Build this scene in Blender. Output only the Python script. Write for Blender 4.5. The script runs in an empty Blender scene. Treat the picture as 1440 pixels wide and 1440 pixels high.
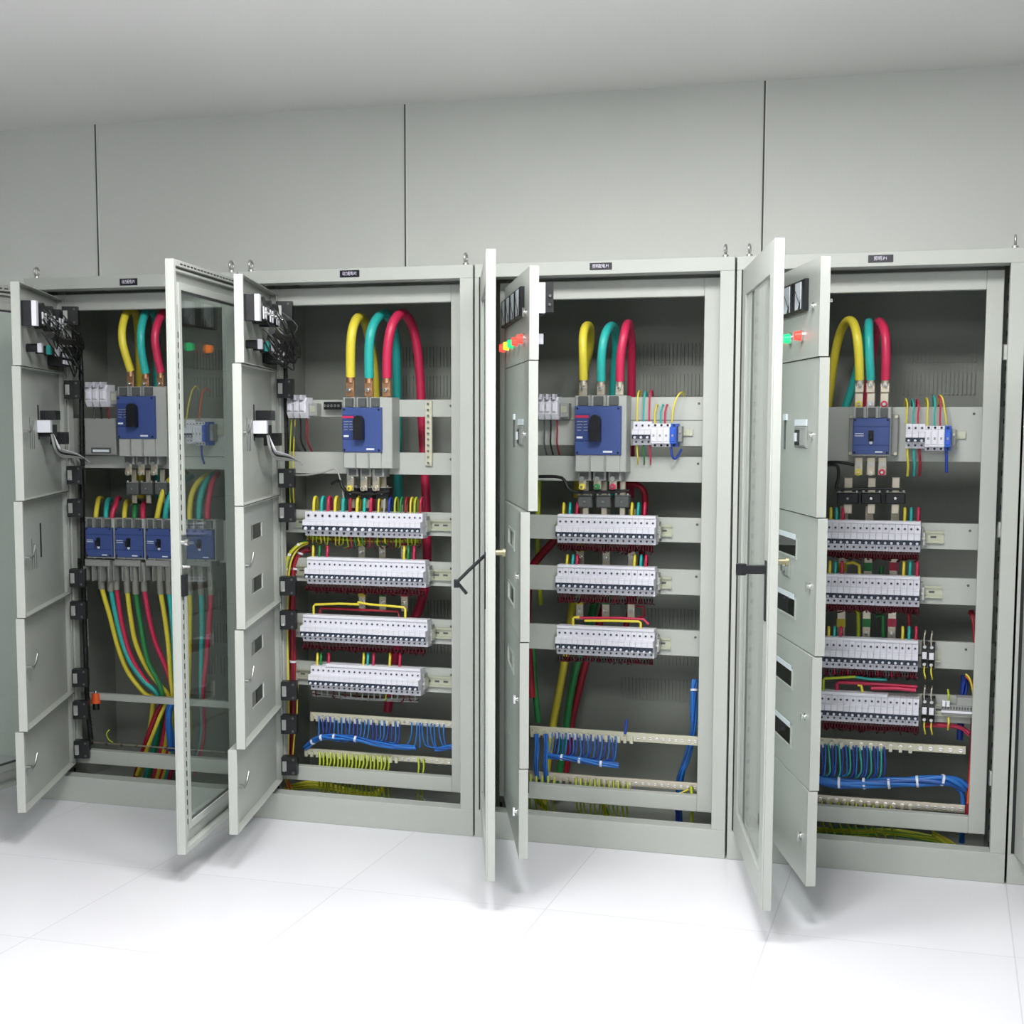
import bpy, math, random
from mathutils import Vector, Matrix
random.seed(7)
S = bpy.context.scene
COL = S.collection
PI = math.pi

# ------------------------------------------------------------------ camera
CP = Vector((3.0047, -4.2774, 1.3075)); YAW, PIT, ROL, F = .2931, .1, .0023, 2039.49
PX, PY = 716., 800.
_fw = Vector((-math.sin(YAW), math.cos(YAW), 0)); _rt = Vector((math.cos(YAW), math.sin(YAW), 0)); _up = Vector((0, 0, 1))
FW = _fw*math.cos(PIT) - _up*math.sin(PIT); _u2 = _up*math.cos(PIT) + _fw*math.sin(PIT)
RT = _rt*math.cos(ROL) + _u2*math.sin(ROL); UP = _u2*math.cos(ROL) - _rt*math.sin(ROL)
cd = bpy.data.cameras.new('camera'); cam = bpy.data.objects.new('camera', cd); COL.objects.link(cam)
M = Matrix(((RT.x, UP.x, -FW.x, CP.x), (RT.y, UP.y, -FW.y, CP.y), (RT.z, UP.z, -FW.z, CP.z), (0, 0, 0, 1)))
cam.matrix_world = M
cd.sensor_fit = 'HORIZONTAL'; cd.sensor_width = 36; cd.lens = F/1440*36
cd.shift_x = (720-PX)/1440; cd.shift_y = (PY-720)/1440; cd.clip_start = .05
S.camera = cam

def ray(px, py): return (FW + RT*((px-PX)/F) + UP*((PY-py)/F))
def at(px, py, Y):
    """point of the plane y=Y seen at a place in the photograph"""
    d = ray(px, py); t = (Y-CP.y)/d.y
    return CP + d*t
def zat(px, py, Y): return at(px, py, Y).z
def xat(px, py, Y): return at(px, py, Y).x

# ------------------------------------------------------------------ materials
def lin(c):
    return tuple((x/12.92 if x <= .04045 else ((x+.055)/1.055)**2.4) for x in (v/255 for v in c))
def mat(name, rgb, rough=.5, metal=0., coat=0., noise=0., bump=0., srgb=True, spec=.5):
    m = bpy.data.materials.new(name); m.use_nodes = True
    nt = m.node_tree; b = nt.nodes['Principled BSDF']
    c = lin(rgb) if srgb else rgb
    b.inputs['Base Color'].default_value = (*c, 1); b.inputs['Roughness'].default_value = rough
    b.inputs['Metallic'].default_value = metal; b.inputs['Coat Weight'].default_value = coat
    b.inputs['Specular IOR Level'].default_value = spec
    if noise:
        tc = nt.nodes.new('ShaderNodeTexCoord'); n = nt.nodes.new('ShaderNodeTexNoise'); n.inputs['Scale'].default_value = 6; n.inputs['Detail'].default_value = 4
        nt.links.new(tc.outputs['Object'], n.inputs['Vector'])
        mx = nt.nodes.new('ShaderNodeMix'); mx.data_type = 'RGBA'
        mx.inputs[6].default_value = (*[v*(1-noise) for v in c], 1); mx.inputs[7].default_value = (*[min(1, v*(1+noise)) for v in c], 1)
        nt.links.new(n.outputs['Fac'], mx.inputs[0]); nt.links.new(mx.outputs[2], b.inputs['Base Color'])
        if bump:
            n2 = nt.nodes.new('ShaderNodeTexNoise'); n2.inputs['Scale'].default_value = 220
            nt.links.new(tc.outputs['Object'], n2.inputs['Vector'])
            bp = nt.nodes.new('ShaderNodeBump'); bp.inputs['Strength'].default_value = bump; bp.inputs['Distance'].default_value = .001
            nt.links.new(n2.outputs['Fac'], bp.inputs['Height']); nt.links.new(bp.outputs['Normal'], b.inputs['Normal'])
    return m
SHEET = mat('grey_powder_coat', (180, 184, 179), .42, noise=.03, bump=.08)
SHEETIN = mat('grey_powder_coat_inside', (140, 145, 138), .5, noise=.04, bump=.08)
WALLM = mat('wall_panel_paint', (223, 226, 222), .5, noise=.02)
SEAM = mat('seam_sealant', (84, 84, 82), .8)
CEIL = mat('ceiling_white', (240, 240, 238), .8)
GAPDARK = mat('door_gap_dark', (22, 22, 24), .6)  # near-black, used only for the painted door gap shade
BLACK = mat('black_plastic', (24, 25, 30), .4)
WHITE = mat('white_plastic', (226, 226, 236), .38)
WHITE2 = mat('off_white_plastic', (205, 205, 216), .42)  # slightly darker white plastic for small parts
DKBLUE = mat('dark_slate_plastic', (38, 48, 66), .45)
GREYP = mat('grey_plastic', (150, 152, 150), .5)
LGREY = mat('light_grey_plastic', (176, 179, 176), .5)
AGED = mat('aged_brass', (150, 146, 118), .4, .7)
DGREY = mat('dark_grey_plastic', (84, 88, 88), .5)
BLUE = mat('breaker_blue', (64, 84, 144), .42)
BLUE2 = mat('breaker_blue_deep', (50, 68, 126), .45)
SPDBLUE = mat('bright_blue_plastic', (44, 92, 200), .4)
CHROME = mat('chrome', (225, 225, 225), .15, 1)
STEEL = mat('zinc_steel', (200, 202, 200), .35, 1)
TIN = mat('tinned_copper', (214, 206, 190), .38, .8)
COPPER = mat('copper', (196, 150, 116), .38, .8)
ZINC = mat('pale_zinc_rail', (196, 199, 180), .38, .5)
BRASS = mat('brass_terminal', (206, 204, 184), .42, .35)
YEL = mat('yellow_insulation', (224, 208, 66), .4)
CYAN = mat('teal_insulation', (44, 176, 170), .4)
RED = mat('red_insulation', (200, 44, 84), .4)
GRN = mat('green_insulation', (40, 130, 70), .45)
DRED = mat('dark_red_insulation', (150, 22, 44), .5)
ORANGE = mat('orange_plastic', (226, 92, 40), .4)
WBLUE = mat('blue_insulation', (36, 108, 190), .42)
WBLUED = mat('deep_blue_insulation', (38, 70, 170), .45)
YG = mat('yellow_green_insulation', (176, 192, 44), .45)
WBLUE3 = mat('mid_blue_insulation', (30, 84, 160), .42)
MAROON = mat('maroon_insulation', (104, 22, 40), .55)
WGREY2 = mat('moulding_line_grey', (190, 190, 200), .5)
WBLK = mat('black_insulation', (20, 20, 22), .5)
WGREY = mat('grey_insulation', (160, 162, 160), .5)
SLEEVE = mat('grey_shroud', (140, 140, 132), .5)
LABW = mat('label_white', (225, 232, 240), .5)
PLATE = mat('nameplate_black', (20, 18, 34), .35)
TEXTM = mat('text_white', (225, 222, 240), .5)
def emis(name, rgb, base, e):
    m = mat(name, base, .3); b = m.node_tree.nodes['Principled BSDF']
    b.inputs['Emission Color'].default_value = (*lin(rgb), 1); b.inputs['Emission Strength'].default_value = e
    return m
LRED = emis('lit_red_lamp', (255, 60, 50), (230, 60, 50), 1.2)
LGRN = emis('lit_green_lamp', (40, 255, 150), (30, 200, 120), .45)
LYEL = emis('lit_yellow_lamp', (255, 230, 40), (230, 210, 40), .7)
LORG = emis('lit_orange_lamp', (255, 130, 30), (240, 130, 40), .8)
TUBE = emis('lamp_diffuser', (255, 255, 250), (255, 255, 255), 2)

def glassmat():
    m = bpy.data.materials.new('door_glass'); m.use_nodes = True; nt = m.node_tree
    nt.nodes.clear(); o = nt.nodes.new('ShaderNodeOutputMaterial')
    t = nt.nodes.new('ShaderNodeBsdfTransparent'); t.inputs['Color'].default_value = (.93, .965, .95, 1)
    g = nt.nodes.new('ShaderNodeBsdfGlossy'); g.inputs['Roughness'].default_value = .03; g.inputs['Color'].default_value = (1, 1, 1, 1)
    lw = nt.nodes.new('ShaderNodeLayerWeight'); pw = nt.nodes.new('ShaderNodeMath'); pw.operation = 'POWER'; pw.inputs[1].default_value = 4.5
    nt.links.new(lw.outputs['Facing'], pw.inputs[0]); fr = nt.nodes.new('ShaderNodeMath'); fr.operation = 'MULTIPLY_ADD'; fr.inputs[1].default_value = .7; fr.inputs[2].default_value = .035
    nt.links.new(pw.outputs[0], fr.inputs[0])
    mx = nt.nodes.new('ShaderNodeMixShader')
    nt.links.new(fr.outputs[0], mx.inputs[0]); nt.links.new(t.outputs[0], mx.inputs[1]); nt.links.new(g.outputs[0], mx.inputs[2])
    nt.links.new(mx.outputs[0], o.inputs['Surface'])
    return m
GLASS = glassmat()

def floormat():
    m = mat('floor_tiles', (226, 226, 232), .28); nt = m.node_tree; b = nt.nodes['Principled BSDF']
    tc = nt.nodes.new('ShaderNodeTexCoord'); mp = nt.nodes.new('ShaderNodeMapping'); mp.inputs['Location'].default_value = (-2.0, .0, 0); mp.inputs['Rotation'].default_value = (0, 0, 0)
    br = nt.nodes.new('ShaderNodeTexBrick'); br.offset = 0; br.inputs['Scale'].default_value = 1
    br.inputs['Brick Width'].default_value = .6; br.inputs['Row Height'].default_value = .6; br.inputs['Mortar Size'].default_value = .0016
    br.inputs['Color1'].default_value = (*lin((228, 228, 234)), 1); br.inputs['Color2'].default_value = (*lin((224, 224, 230)), 1); br.inputs['Mortar'].default_value = (*lin((205, 205, 212)), 1)
    nt.links.new(tc.outputs['Object'], mp.inputs[0]); nt.links.new(mp.outputs[0], br.inputs[0])
    n = nt.nodes.new('ShaderNodeTexNoise'); n.inputs['Scale'].default_value = 2.2; n.inputs['Detail'].default_value = 5
    nt.links.new(tc.outputs['Object'], n.inputs['Vector'])
    mx = nt.nodes.new('ShaderNodeMix'); mx.data_type = 'RGBA'; mx.blend_type = 'MULTIPLY'; mx.inputs[0].default_value = .25
    cr = nt.nodes.new('ShaderNodeMapRange'); cr.inputs[1].default_value = .3; cr.inputs[2].default_value = .7; cr.inputs[3].default_value = .86; cr.inputs[4].default_value = 1
    nt.links.new(n.outputs['Fac'], cr.inputs[0]); nt.links.new(br.outputs['Color'], mx.inputs[6]); nt.links.new(cr.outputs[0], mx.inputs[7])
    nt.links.new(mx.outputs[2], b.inputs['Base Color'])
    return m
FLOOR = floormat()

# ------------------------------------------------------------------ mesh builder
class MB:
    def __init__(s): s.v = []; s.f = []; s.m = []; s.mats = []; s.sm = []
    def mi(s, m):
        if m not in s.mats: s.mats.append(m)
        return s.mats.index(m)
    def add(s, vs, fs, m, smooth=False):
        n = len(s.v); s.v += [tuple(v) for v in vs]; k = s.mi(m)
        for f in fs: s.f.append(tuple(i+n for i in f)); s.m.append(k); s.sm.append(smooth)
        return s
    def box(s, x0, x1, y0, y1, z0, z1, m):
        vs = [(x, y, z) for x in (x0, x1) for y in (y0, y1) for z in (z0, z1)]
        return s.add(vs, [(0, 1, 3, 2), (4, 6, 7, 5), (0, 4, 5, 1), (2, 3, 7, 6), (0, 2, 6, 4), (1, 5, 7, 3)], m)
    def bbox(s, x0, x1, y0, y1, z0, z1, m, b=.002):
        """box with chamfered vertical/front edges: profile in xz, extruded y with a smaller front face"""
        o = [(x0, z0), (x1, z0), (x1, z1), (x0, z1)]; i = [(x0+b, z0+b), (x1-b, z0+b), (x1-b, z1-b), (x0+b, z1-b)]
        vs = [(x, y1, z) for x, z in o] + [(x, y0+b, z) for x, z in o] + [(x, y0, z) for x, z in i]
        fs = [(3, 2, 1, 0), (8, 9, 10, 11)]
        for k in range(4):
            j = (k+1) % 4; fs += [(k, j, 4+j, 4+k), (4+k, 4+j, 8+j, 8+k)]
        return s.add(vs, fs, m)
    def prism(s, prof, x0, x1, m):
        """closed profile in (y,z) extruded along x"""
        n = len(prof); vs = [(x0, y, z) for y, z in prof] + [(x1, y, z) for y, z in prof]
        fs = [tuple(range(n))[::-1], tuple(range(n, 2*n))] + [(i, (i+1) % n, n+(i+1) % n, n+i) for i in range(n)]
        return s.add(vs, fs, m)
    def cyl(s, p, d, r, m, n=12, r2=None, cap=True):
        p = Vector(p); d = Vector(d); r2 = r if r2 is None else r2
        a = d.normalized(); u = a.orthogonal().normalized(); w = a.cross(u)
        c = [(u*math.cos(2*PI*i/n) + w*math.sin(2*PI*i/n)) for i in range(n)]
        vs = [p+q*r for q in c] + [p+d+q*r2 for q in c]
        k = len(s.v); s.add(vs, [(i, (i+1) % n, n+(i+1) % n, n+i) for i in range(n)], m, True)
        if cap: s.add(vs, [tuple(range(n))[::-1], tuple(range(n, 2*n))], m)
        return s
    def disc(s, p, d, r, m, n=10):
        return s.cyl(p, Vector(d).normalized()*.0012, r, m, n)
    def tube(s, pts, r, m, n=8, rs=None, smooth=5):
        P = [Vector(p) for p in pts]
        if len(P) > 2 and smooth:
            Q = []
            for i in range(len(P)-1):
                a = P[max(i-1, 0)]; b = P[i]; c = P[i+1]; d = P[min(i+2, len(P)-1)]
                for k in range(smooth):
                    t = k/smooth
                    Q.append(.5*((2*b) + (c-a)*t + (2*a-5*b+4*c-d)*t*t + (3*b-a-3*c+d)*t**3))
            Q.append(P[-1]); P = Q
        u = None; vs = []
        for i, p in enumerate(P):
            t = (P[min(i+1, len(P)-1)]-P[max(i-1, 0)])
            t = t.normalized() if t.length > 1e-9 else Vector((0, 0, 1))
            u = t.orthogonal().normalized() if u is None else (u - t*u.dot(t))
            if u.length < 1e-6: u = t.orthogonal()
            u.normalize(); w = t.cross(u)
            vs += [p + (u*math.cos(2*PI*k/n) + w*math.sin(2*PI*k/n))*r for k in range(n)]
        fs = []
        for i in range(len(P)-1):
            for k in range(n):
                fs.append((i*n+k, i*n+(k+1) % n, (i+1)*n+(k+1) % n, (i+1)*n+k))
        L = (len(P)-1)*n
        s.add(vs, fs, m, True); s.add(vs[:n]+vs[L:], [tuple(range(n))[::-1], tuple(range(n, 2*n))], m)
        return s
    def torus(s, c, ax, R, r, m, n=18, k=8, a0=0, a1=2*PI):
        c = Vector(c); ax = Vector(ax).normalized(); u = ax.orthogonal().normalized(); w = ax.cross(u); vs = []
        for i in range(n):
            a = a0+(a1-a0)*i/n; d = u*math.cos(a)+w*math.sin(a)
            for j in range(k):
                b = 2*PI*j/k; vs.append(c+d*(R+r*math.cos(b))+ax*r*math.sin(b))
        return s.add(vs, [(i*k+j, i*k+(j+1) % k, ((i+1) % n)*k+(j+1) % k, ((i+1) % n)*k+j) for i in range(n) for j in range(k)], m, True)
    def mesh(s, name):
        me = bpy.data.meshes.new(name); me.from_pydata(s.v, [], s.f)
        for m in s.mats: me.materials.append(m)
        me.polygons.foreach_set('material_index', s.m); me.polygons.foreach_set('use_smooth', s.sm)
        me.update(); return me
    def build(s, name, parent=None, loc=None, bevel=0, recalc=True):
        me = s.mesh(name)
        if recalc:
            import bmesh
            bm = bmesh.new(); bm.from_mesh(me); bmesh.ops.recalc_face_normals(bm, faces=bm.faces); bm.to_mesh(me); bm.free()
        o = bpy.data.objects.new(name, me); COL.objects.link(o)
        if parent: o.parent = parent
        if loc is not None: o.location = loc
        if bevel:
            b = o.modifiers.new('bevel', 'BEVEL'); b.width = bevel; b.segments = 2; b.limit_method = 'ANGLE'; b.angle_limit = math.radians(50)
        return o

def tag(o, label, cat, group=None):
    o['label'] = label; o['category'] = cat
    if group: o['group'] = group
    return o
def thing(name, label, cat, loc=(0, 0, 0), group=None, rz=0):
    o = bpy.data.objects.new(name, None); o.empty_display_size = .05; COL.objects.link(o)
    o.location = loc; o.rotation_euler = (0, 0, rz)
    return tag(o, label, cat, group)
def struct(o): o['kind'] = 'structure'; return o
def dup(root, loc, label, group=None):
    r = root.copy(); COL.objects.link(r); r.location = loc; r['label'] = label
    if group: r['group'] = group
    for ch in list(root.children):
        c = ch.copy(); COL.objects.link(c); c.parent = r
        for g in list(ch.children):
            d = g.copy(); COL.objects.link(d); d.parent = c
    return r
ORD = ['first', 'second', 'third', 'fourth', 'fifth', 'sixth', 'seventh', 'eighth', 'ninth', 'tenth', 'eleventh', 'twelfth', 'thirteenth', 'fourteenth', 'fifteenth', 'sixteenth', 'seventeenth', 'eighteenth', 'nineteenth', 'twentieth']
def ordn(i):
    if i < 20: return ORD[i]
    if i < 29: return 'twenty-'+ORD[i-20]
    if i == 29: return 'thirtieth'
    if i < 39: return 'thirty-'+ORD[i-30]
    return 'fortieth'
CN = ['leftmost', 'second', 'third', 'fourth']   # open cabinets from the left
def cabn(k): return CN[k]+' cabinet'

H, W = 1.7906, .797
# ------------------------------------------------------------------ room
def plane(name, vs, m):
    b = MB(); b.add(vs, [(0, 1, 2, 3)], m); return struct(b.build(name, recalc=False))
X0, X1, YB, YF, ZC = -1.6, 5.2, .53, -6.2, 2.4
fl = MB(); fl.box(X0, X1, YF, YB, -.05, 0, FLOOR); struct(fl.build('floor'))
cl = MB(); cl.box(X0, X1, YF, YB+.1, ZC, ZC+.05, CEIL); struct(cl.build('ceiling'))
bw = MB(); bw.box(X0, X1, YB, YB+.08, -.05, ZC, WALLM); struct(bw.build('wall_back'))
for n, (px0, py0, px1, py1) in enumerate(((137, 243, 138.3, 388), (570, 243, 570.5, 370), (1073, 243, 1072, 355))):
    x = (xat(px0, py0, YB)+xat(px1, py1, YB))/2
    t = MB(); t.box(x-.0025, x+.0025, YB-.003, YB, 0, ZC, SEAM); t.box(x+.0025, x+.008, YB-.002, YB, 0, ZC, CEIL)  # dark seam, with a painted highlight as a pale strip beside it
    struct(t.build('seam_with_highlight_%d' % (n+1)))
lw = MB(); lw.box(X0-.08, X0, YF, YB+.08, -.05, ZC, WALLM); struct(lw.build('wall_left'))
rw = MB(); rw.box(X1, X1+.08, YF, YB+.08, -.05, ZC, WALLM); struct(rw.build('wall_right'))
fw = MB(); fw.box(X0-.08, X1+.08, YF-.08, YF, -.05, ZC, WALLM); struct(fw.build('wall_front'))

# unseen lamps: flush ceiling panels, and pendant bars added to lift wall and ceiling
def lamp(parent, sx, sy, e, z, up=False):
    ld = bpy.data.lights.new('lamp', 'AREA'); ld.shape = 'RECTANGLE'; ld.size = sx; ld.size_y = sy; ld.energy = e; ld.color = (1, .995, .975)
    lo = bpy.data.objects.new('lamp', ld); COL.objects.link(lo); lo.parent = parent; lo.location = (0, 0, z); lo.rotation_euler = (PI if up else 0, 0, 0)
for n, (x, e) in enumerate(((1.55, 18.5), (2.55, 19.5))):
    t = thing('ceiling_light', 'square flush ceiling light panel on the %s, close to the cabinets' % ('left', 'right')[n], 'light', (x, -1.4, ZC), 'flush ceiling light panels')
    f = MB()
    for a, b, c, d in ((-.31, .31, -.31, -.29), (-.31, .31, .29, .31), (-.31, -.29, -.29, .29), (.29, .31, -.29, .29)): f.box(a, b, c, d, -.02, 0, CEIL)
    f.build('frame', t); g = MB(); g.box(-.29, .29, -.29, .29, -.012, -.002, TUBE); g.build('diffuser', t); lamp(t, .56, .56, e, -.022)
for n, (x, y, e) in enumerate(((1.6, -3.5, 9.5), (2.6, -3.5, 9.5))):
    t = thing('added_pendant', 'long white pendant light bar on the %s, added out of view to brighten wall and ceiling' % ('left', 'right')[n], 'lamp', (x, y, ZC), 'added pendant light bars', PI/2)
    f = MB(); f.box(-.60, .60, -.09, .09, -.20, -.17, CEIL); f.build('housing', t)
    g = MB(); g.box(-.58, .58, -.08, .08, -.205, -.2005, TUBE); g.build('diffuser', t)
    for sx in (-.5, .5): g = MB(); g.cyl((sx, 0, -.17), (0, 0, .17), .004, STEEL, 8); g.build('suspension_rod', t)
    lamp(t, 1.14, .14, e, -.215); lamp(t, 1.14, .14, e*.9, -.165, True)  # invented bars: one lamp down as fill, one up to brighten the ceiling
wd = bpy.data.worlds.new('world'); S.world = wd; wd.use_nodes = True
wd.node_tree.nodes['Background'].inputs[0].default_value = (.8, .85, .9, 1); wd.node_tree.nodes['Background'].inputs[1].default_value = .1

# ------------------------------------------------------------------ cabinets
def text_obj(txt, size, m, parent, loc, width=None, name='lettering'):
    c = bpy.data.curves.new(name, 'FONT'); c.body = txt; c.size = size; c.align_x = 'CENTER'; c.align_y = 'CENTER'; c.extrude = .0003
    tmp = bpy.data.objects.new(name, c); COL.objects.link(tmp)
    dg = bpy.context.evaluated_depsgraph_get(); me = bpy.data.meshes.new_from_object(tmp.evaluated_get(dg))
    bpy.data.objects.remove(tmp)
    me.materials.clear(); me.materials.append(m)
    if width and len(me.vertices):
        w = max(v.co.x for v in me.vertices)-min(v.co.x for v in me.vertices)
        for v in me.vertices: v.co.x *= width/w
    o = bpy.data.objects.new(name, me); COL.objects.link(o); o.parent = parent; o.location = loc; o.rotation_euler = (PI/2, 0, 0)
    return o

P_, TT, ZB = .0437, .040, .087
IY = .088
DEP = .5
def cabinet(k, label, plate=None, contents=True):
    """steel enclosure; x measured from its left side"""
    t = thing('electrical_cabinet', label, 'cabinet', (.8*k, 0, 0), 'row of grey electrical cabinets')
    f = MB(); g = .0015
    f.box(g, P_, 0, .05, ZB, H-TT, SHEET); f.box(W-P_, W-g, 0, .05, ZB, H-TT, SHEET)
    f.box(g, W-g, 0, .05, H-TT, H, SHEET); f.box(g, W-g, 0, .05, 0, ZB, SHEET)
    # return lips into the opening
    f.box(P_-.004, P_, .05, .075, ZB, H-TT, SHEET); f.box(W-P_, W-P_+.004, .05, .075, ZB, H-TT, SHEET)
    f.box(P_, W-P_, .05, .082, H-TT, H-TT+.004, SHEET); f.box(P_, W-P_, .05, .06, ZB-.004, ZB, SHEET)
    f.build('frame', t, bevel=.0015)
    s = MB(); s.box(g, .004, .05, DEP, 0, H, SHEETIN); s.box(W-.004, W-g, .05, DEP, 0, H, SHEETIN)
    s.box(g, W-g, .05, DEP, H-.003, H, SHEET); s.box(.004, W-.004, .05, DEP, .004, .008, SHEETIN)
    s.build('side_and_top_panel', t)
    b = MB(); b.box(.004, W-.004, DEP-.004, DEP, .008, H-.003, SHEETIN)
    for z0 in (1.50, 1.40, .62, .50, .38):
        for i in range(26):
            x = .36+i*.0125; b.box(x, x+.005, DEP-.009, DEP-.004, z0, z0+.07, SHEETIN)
    b.build('back_panel', t)
    i = MB(); fr, to, bo = .103, H-.1038, .163
    i.box(.055, fr, IY, IY+.03, .1145, 1.741, SHEET); i.box(W-fr, W-.056, IY, IY+.03, .1145, 1.741, SHEET)
    i.box(fr, W-fr, IY, IY+.03, to, 1.741, SHEET); i.box(fr, W-fr, IY, IY+.03, .1145, bo, SHEET)
    i.build('inner_frame', t, bevel=.002)
    # uprights behind the frame, punched on a pitch
    u = MB()
    for x in (.025, W-.055):
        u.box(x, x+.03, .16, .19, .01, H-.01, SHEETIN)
        for q in range(34): u.box(x+.011, x+.019, .1592, .161, .06+q*.05, .075+q*.05, BLACK)
    u.build('upright', t)
    sl = MB(); sl.box(.0105 if k == 4 else .0155, .0195, -.001, 0, .09, 1.752, GAPDARK); sl.build('door_gap_shade', t)  # dark strip painting in the shade of the hinge-side door gap
    # eye bolts
    for x in (.0333, W-.0333):
        e = MB(); e.cyl((x, .028, H), (0, 0, .008), .009, STEEL, 12); e.torus((x, .028, H+.023), (1, 0, 0), .0135, .0035, STEEL)
        e.build('eye_bolt', t)
    if plate:
        (px0, py0, px1, py1), txt = plate
        a = at(px0, py0, 0); c = at(px1, py1, 0)
        cx, cz, w, h = (a.x+c.x)/2-.8*k, (a.z+c.z)/2, c.x-a.x, a.z-c.z
        n = MB(); n.bbox(cx-w/2, cx+w/2, -.002, 0, cz-h/2, cz+h/2, PLATE, .0005); no = n.build('nameplate', t)
        text_obj(txt, h*.62, TEXTM, no, (cx, -.0023, cz), w*(.5 if k == 3 else .72))
    return t

cabs = [cabinet(0, 'leftmost open grey electrical cabinet holding four blue feeder breakers side by side', ((168.5, 392, 193.5, 401), '动力配电.P1')),
        cabinet(1, 'second open grey cabinet from the left, with four long rows of white breakers', ((478, 380.5, 505.5, 389.5), '动力配电.P2')),
        cabinet(2, 'third open grey cabinet from the left, with three rows of white breakers', ((829.5, 370, 860.5, 379), '照明配电.P1')),
        cabinet(3, 'rightmost open grey cabinet, its fourth breaker row ending at a small terminal block', ((1221, 359, 1256, 368.5), '照明.P1'))]
cabE = cabinet(4, 'grey cabinet cut off at the right border, only its open glass door in view')

# ---- glass doors (part of their cabinet)
DL, DT, GZ0, GZ1 = .72, .025, .088, 1.752
def glass_door(cab, hx, ang, handle):
    z0, z1 = GZ0, GZ1; w = .078
    d = MB()
    # front skin (faces -y), returned edge, and a raised bead round the glass
    def ring(x0, x1, za, zb, wd, y0, y1, m):
        d.box(x0, x0+wd, y0, y1, za, zb, m); d.box(x1-wd, x1, y0, y1, za, zb, m)
        d.box(x0+wd, x1-wd, y0, y1, zb-wd, zb, m); d.box(x0+wd, x1-wd, y0, y1, za, za+wd, m)
    ring(0, DL, z0, z1, w, 0, .004, SHEET)
    ring(0, DL, z0, z1, .017, .004, DT, SHEET)
    ring(w-.02, DL-w+.02, z0+w-.02, z1-w+.02, .02, .004, .018, SHEET)
    o = d.build('glass_door', cab, bevel=.0012)
    o.location = (hx, 0, 0); o.rotation_euler = (0, 0, -math.radians(ang))
    g = MB(); g.box(w-.006, DL-w+.006, .005, .009, z0+w-.006, z1-w+.006, GLASS); g.build('glass_pane', o)
    r = MB(); ring2 = [(w-.0, w+.007)]
    for (a, b, c, e) in ((w, w+.006, z0+w, z1-w), (DL-w-.006, DL-w, z0+w, z1-w)): r.box(a, b, .009, .013, c, e, DGREY)
    for (c, e) in ((z0+w, z0+w+.006), (z1-w-.006, z1-w)): r.box(w+.006, DL-w-.006, .009, .013, c, e, DGREY)
    r.build('gasket', o)
    # punched stiffening strips: rows of dark slots along the top and both stiles
    s = MB()
    s.box(.025, DL-.025, .004, .02, z1-.030, z1-.024, SHEET)
    s.box(DL-.040, DL-.026, .004, .021, z0+.05, z1-.12, SHEET)
    for i in range(22): s.box(.04+i*.029, .058+i*.029, .0245, .0258, z1-.0115, z1-.0075, BLACK)
    for i in range(50): s.box(DL-.0345, DL-.0315, .0205, .0225, z0+.08+i*.028, z0+.096+i*.028, BLACK)
    s.build('punched_strip', o)
    h = MB()
    zc = .94
    if handle == 'back':
        h.box(DL-.055, DL-.02, .021, .026, zc-.07, zc+.055, STEEL)
        h.cyl((DL-.020, .024, zc+.035), (.0, .012, 0), .007, STEEL); h.cyl((DL-.020, .036, zc+.035), (0, .008, 0), .010, CHROME)
        h.box(DL-.055, DL-.02, -.004, 0, zc-.09, zc+.07, BLACK)
        h.box(DL-.034, DL-.006, .0255, .036, zc-.115, zc-.055, BLACK)
        h.cyl((DL-.03, .026, zc-.035), (0, .02, 0), .006, CHROME)
    else:
        h.box(DL-.050, DL-.022, -.003, 0, zc-.12, zc+.03, BLACK)
        h.box(DL-.052, DL-.020, .021, .026, zc-.07, zc+.07, STEEL)
        h.cyl((DL-.012, DT, zc+.03), (0, .018, 0), .008, AGED, 12); h.cyl((DL-.012, DT+.018, zc+.03), (0, .008, 0), .011, AGED, 12)
        if handle == 'lever':
            h.tube([(DL-.036, -.003, zc+.02), (DL-.04, -.045, zc-.02), (DL-.04, -.075, zc-.05)], .0045, BLACK, smooth=0)
            h.box(DL-.052, DL-.026, -.084, -.070, zc-.064, zc-.044, BLACK)
            h.tube([(DL-.04, -.076, zc-.05), (DL-.045, -.05, zc-.082)], .0045, BLACK, smooth=0)
        else:
            h.box(DL-.052, DL-.022, -.062, -.002, zc-.002, zc+.018, BLACK)
            h.cyl((DL-.037, -.062, zc-.006), (0, 0, .028), .013, BLACK)
    h.build('door_handle', o)
    for z in (z0+.25, zc-.12, z1-.25):
        q = MB(); q.cyl((.004, .012, z-.035), (0, 0, .07), .006, BLACK); q.box(0, .035, .004, .014, z-.03, z+.03, BLACK)
        q.build('hinge', o)
    return o
glass_door(cabs[0], .02, 96, 'back')
glass_door(cabs[1], .02, 79.9, 'back')
glass_door(cabs[2], .02, 70.9, 'lever')
glass_door(cabs[3], .02, 76.4, 'bar')
glass_door(cabE, .02, 77, 'bar')

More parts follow.
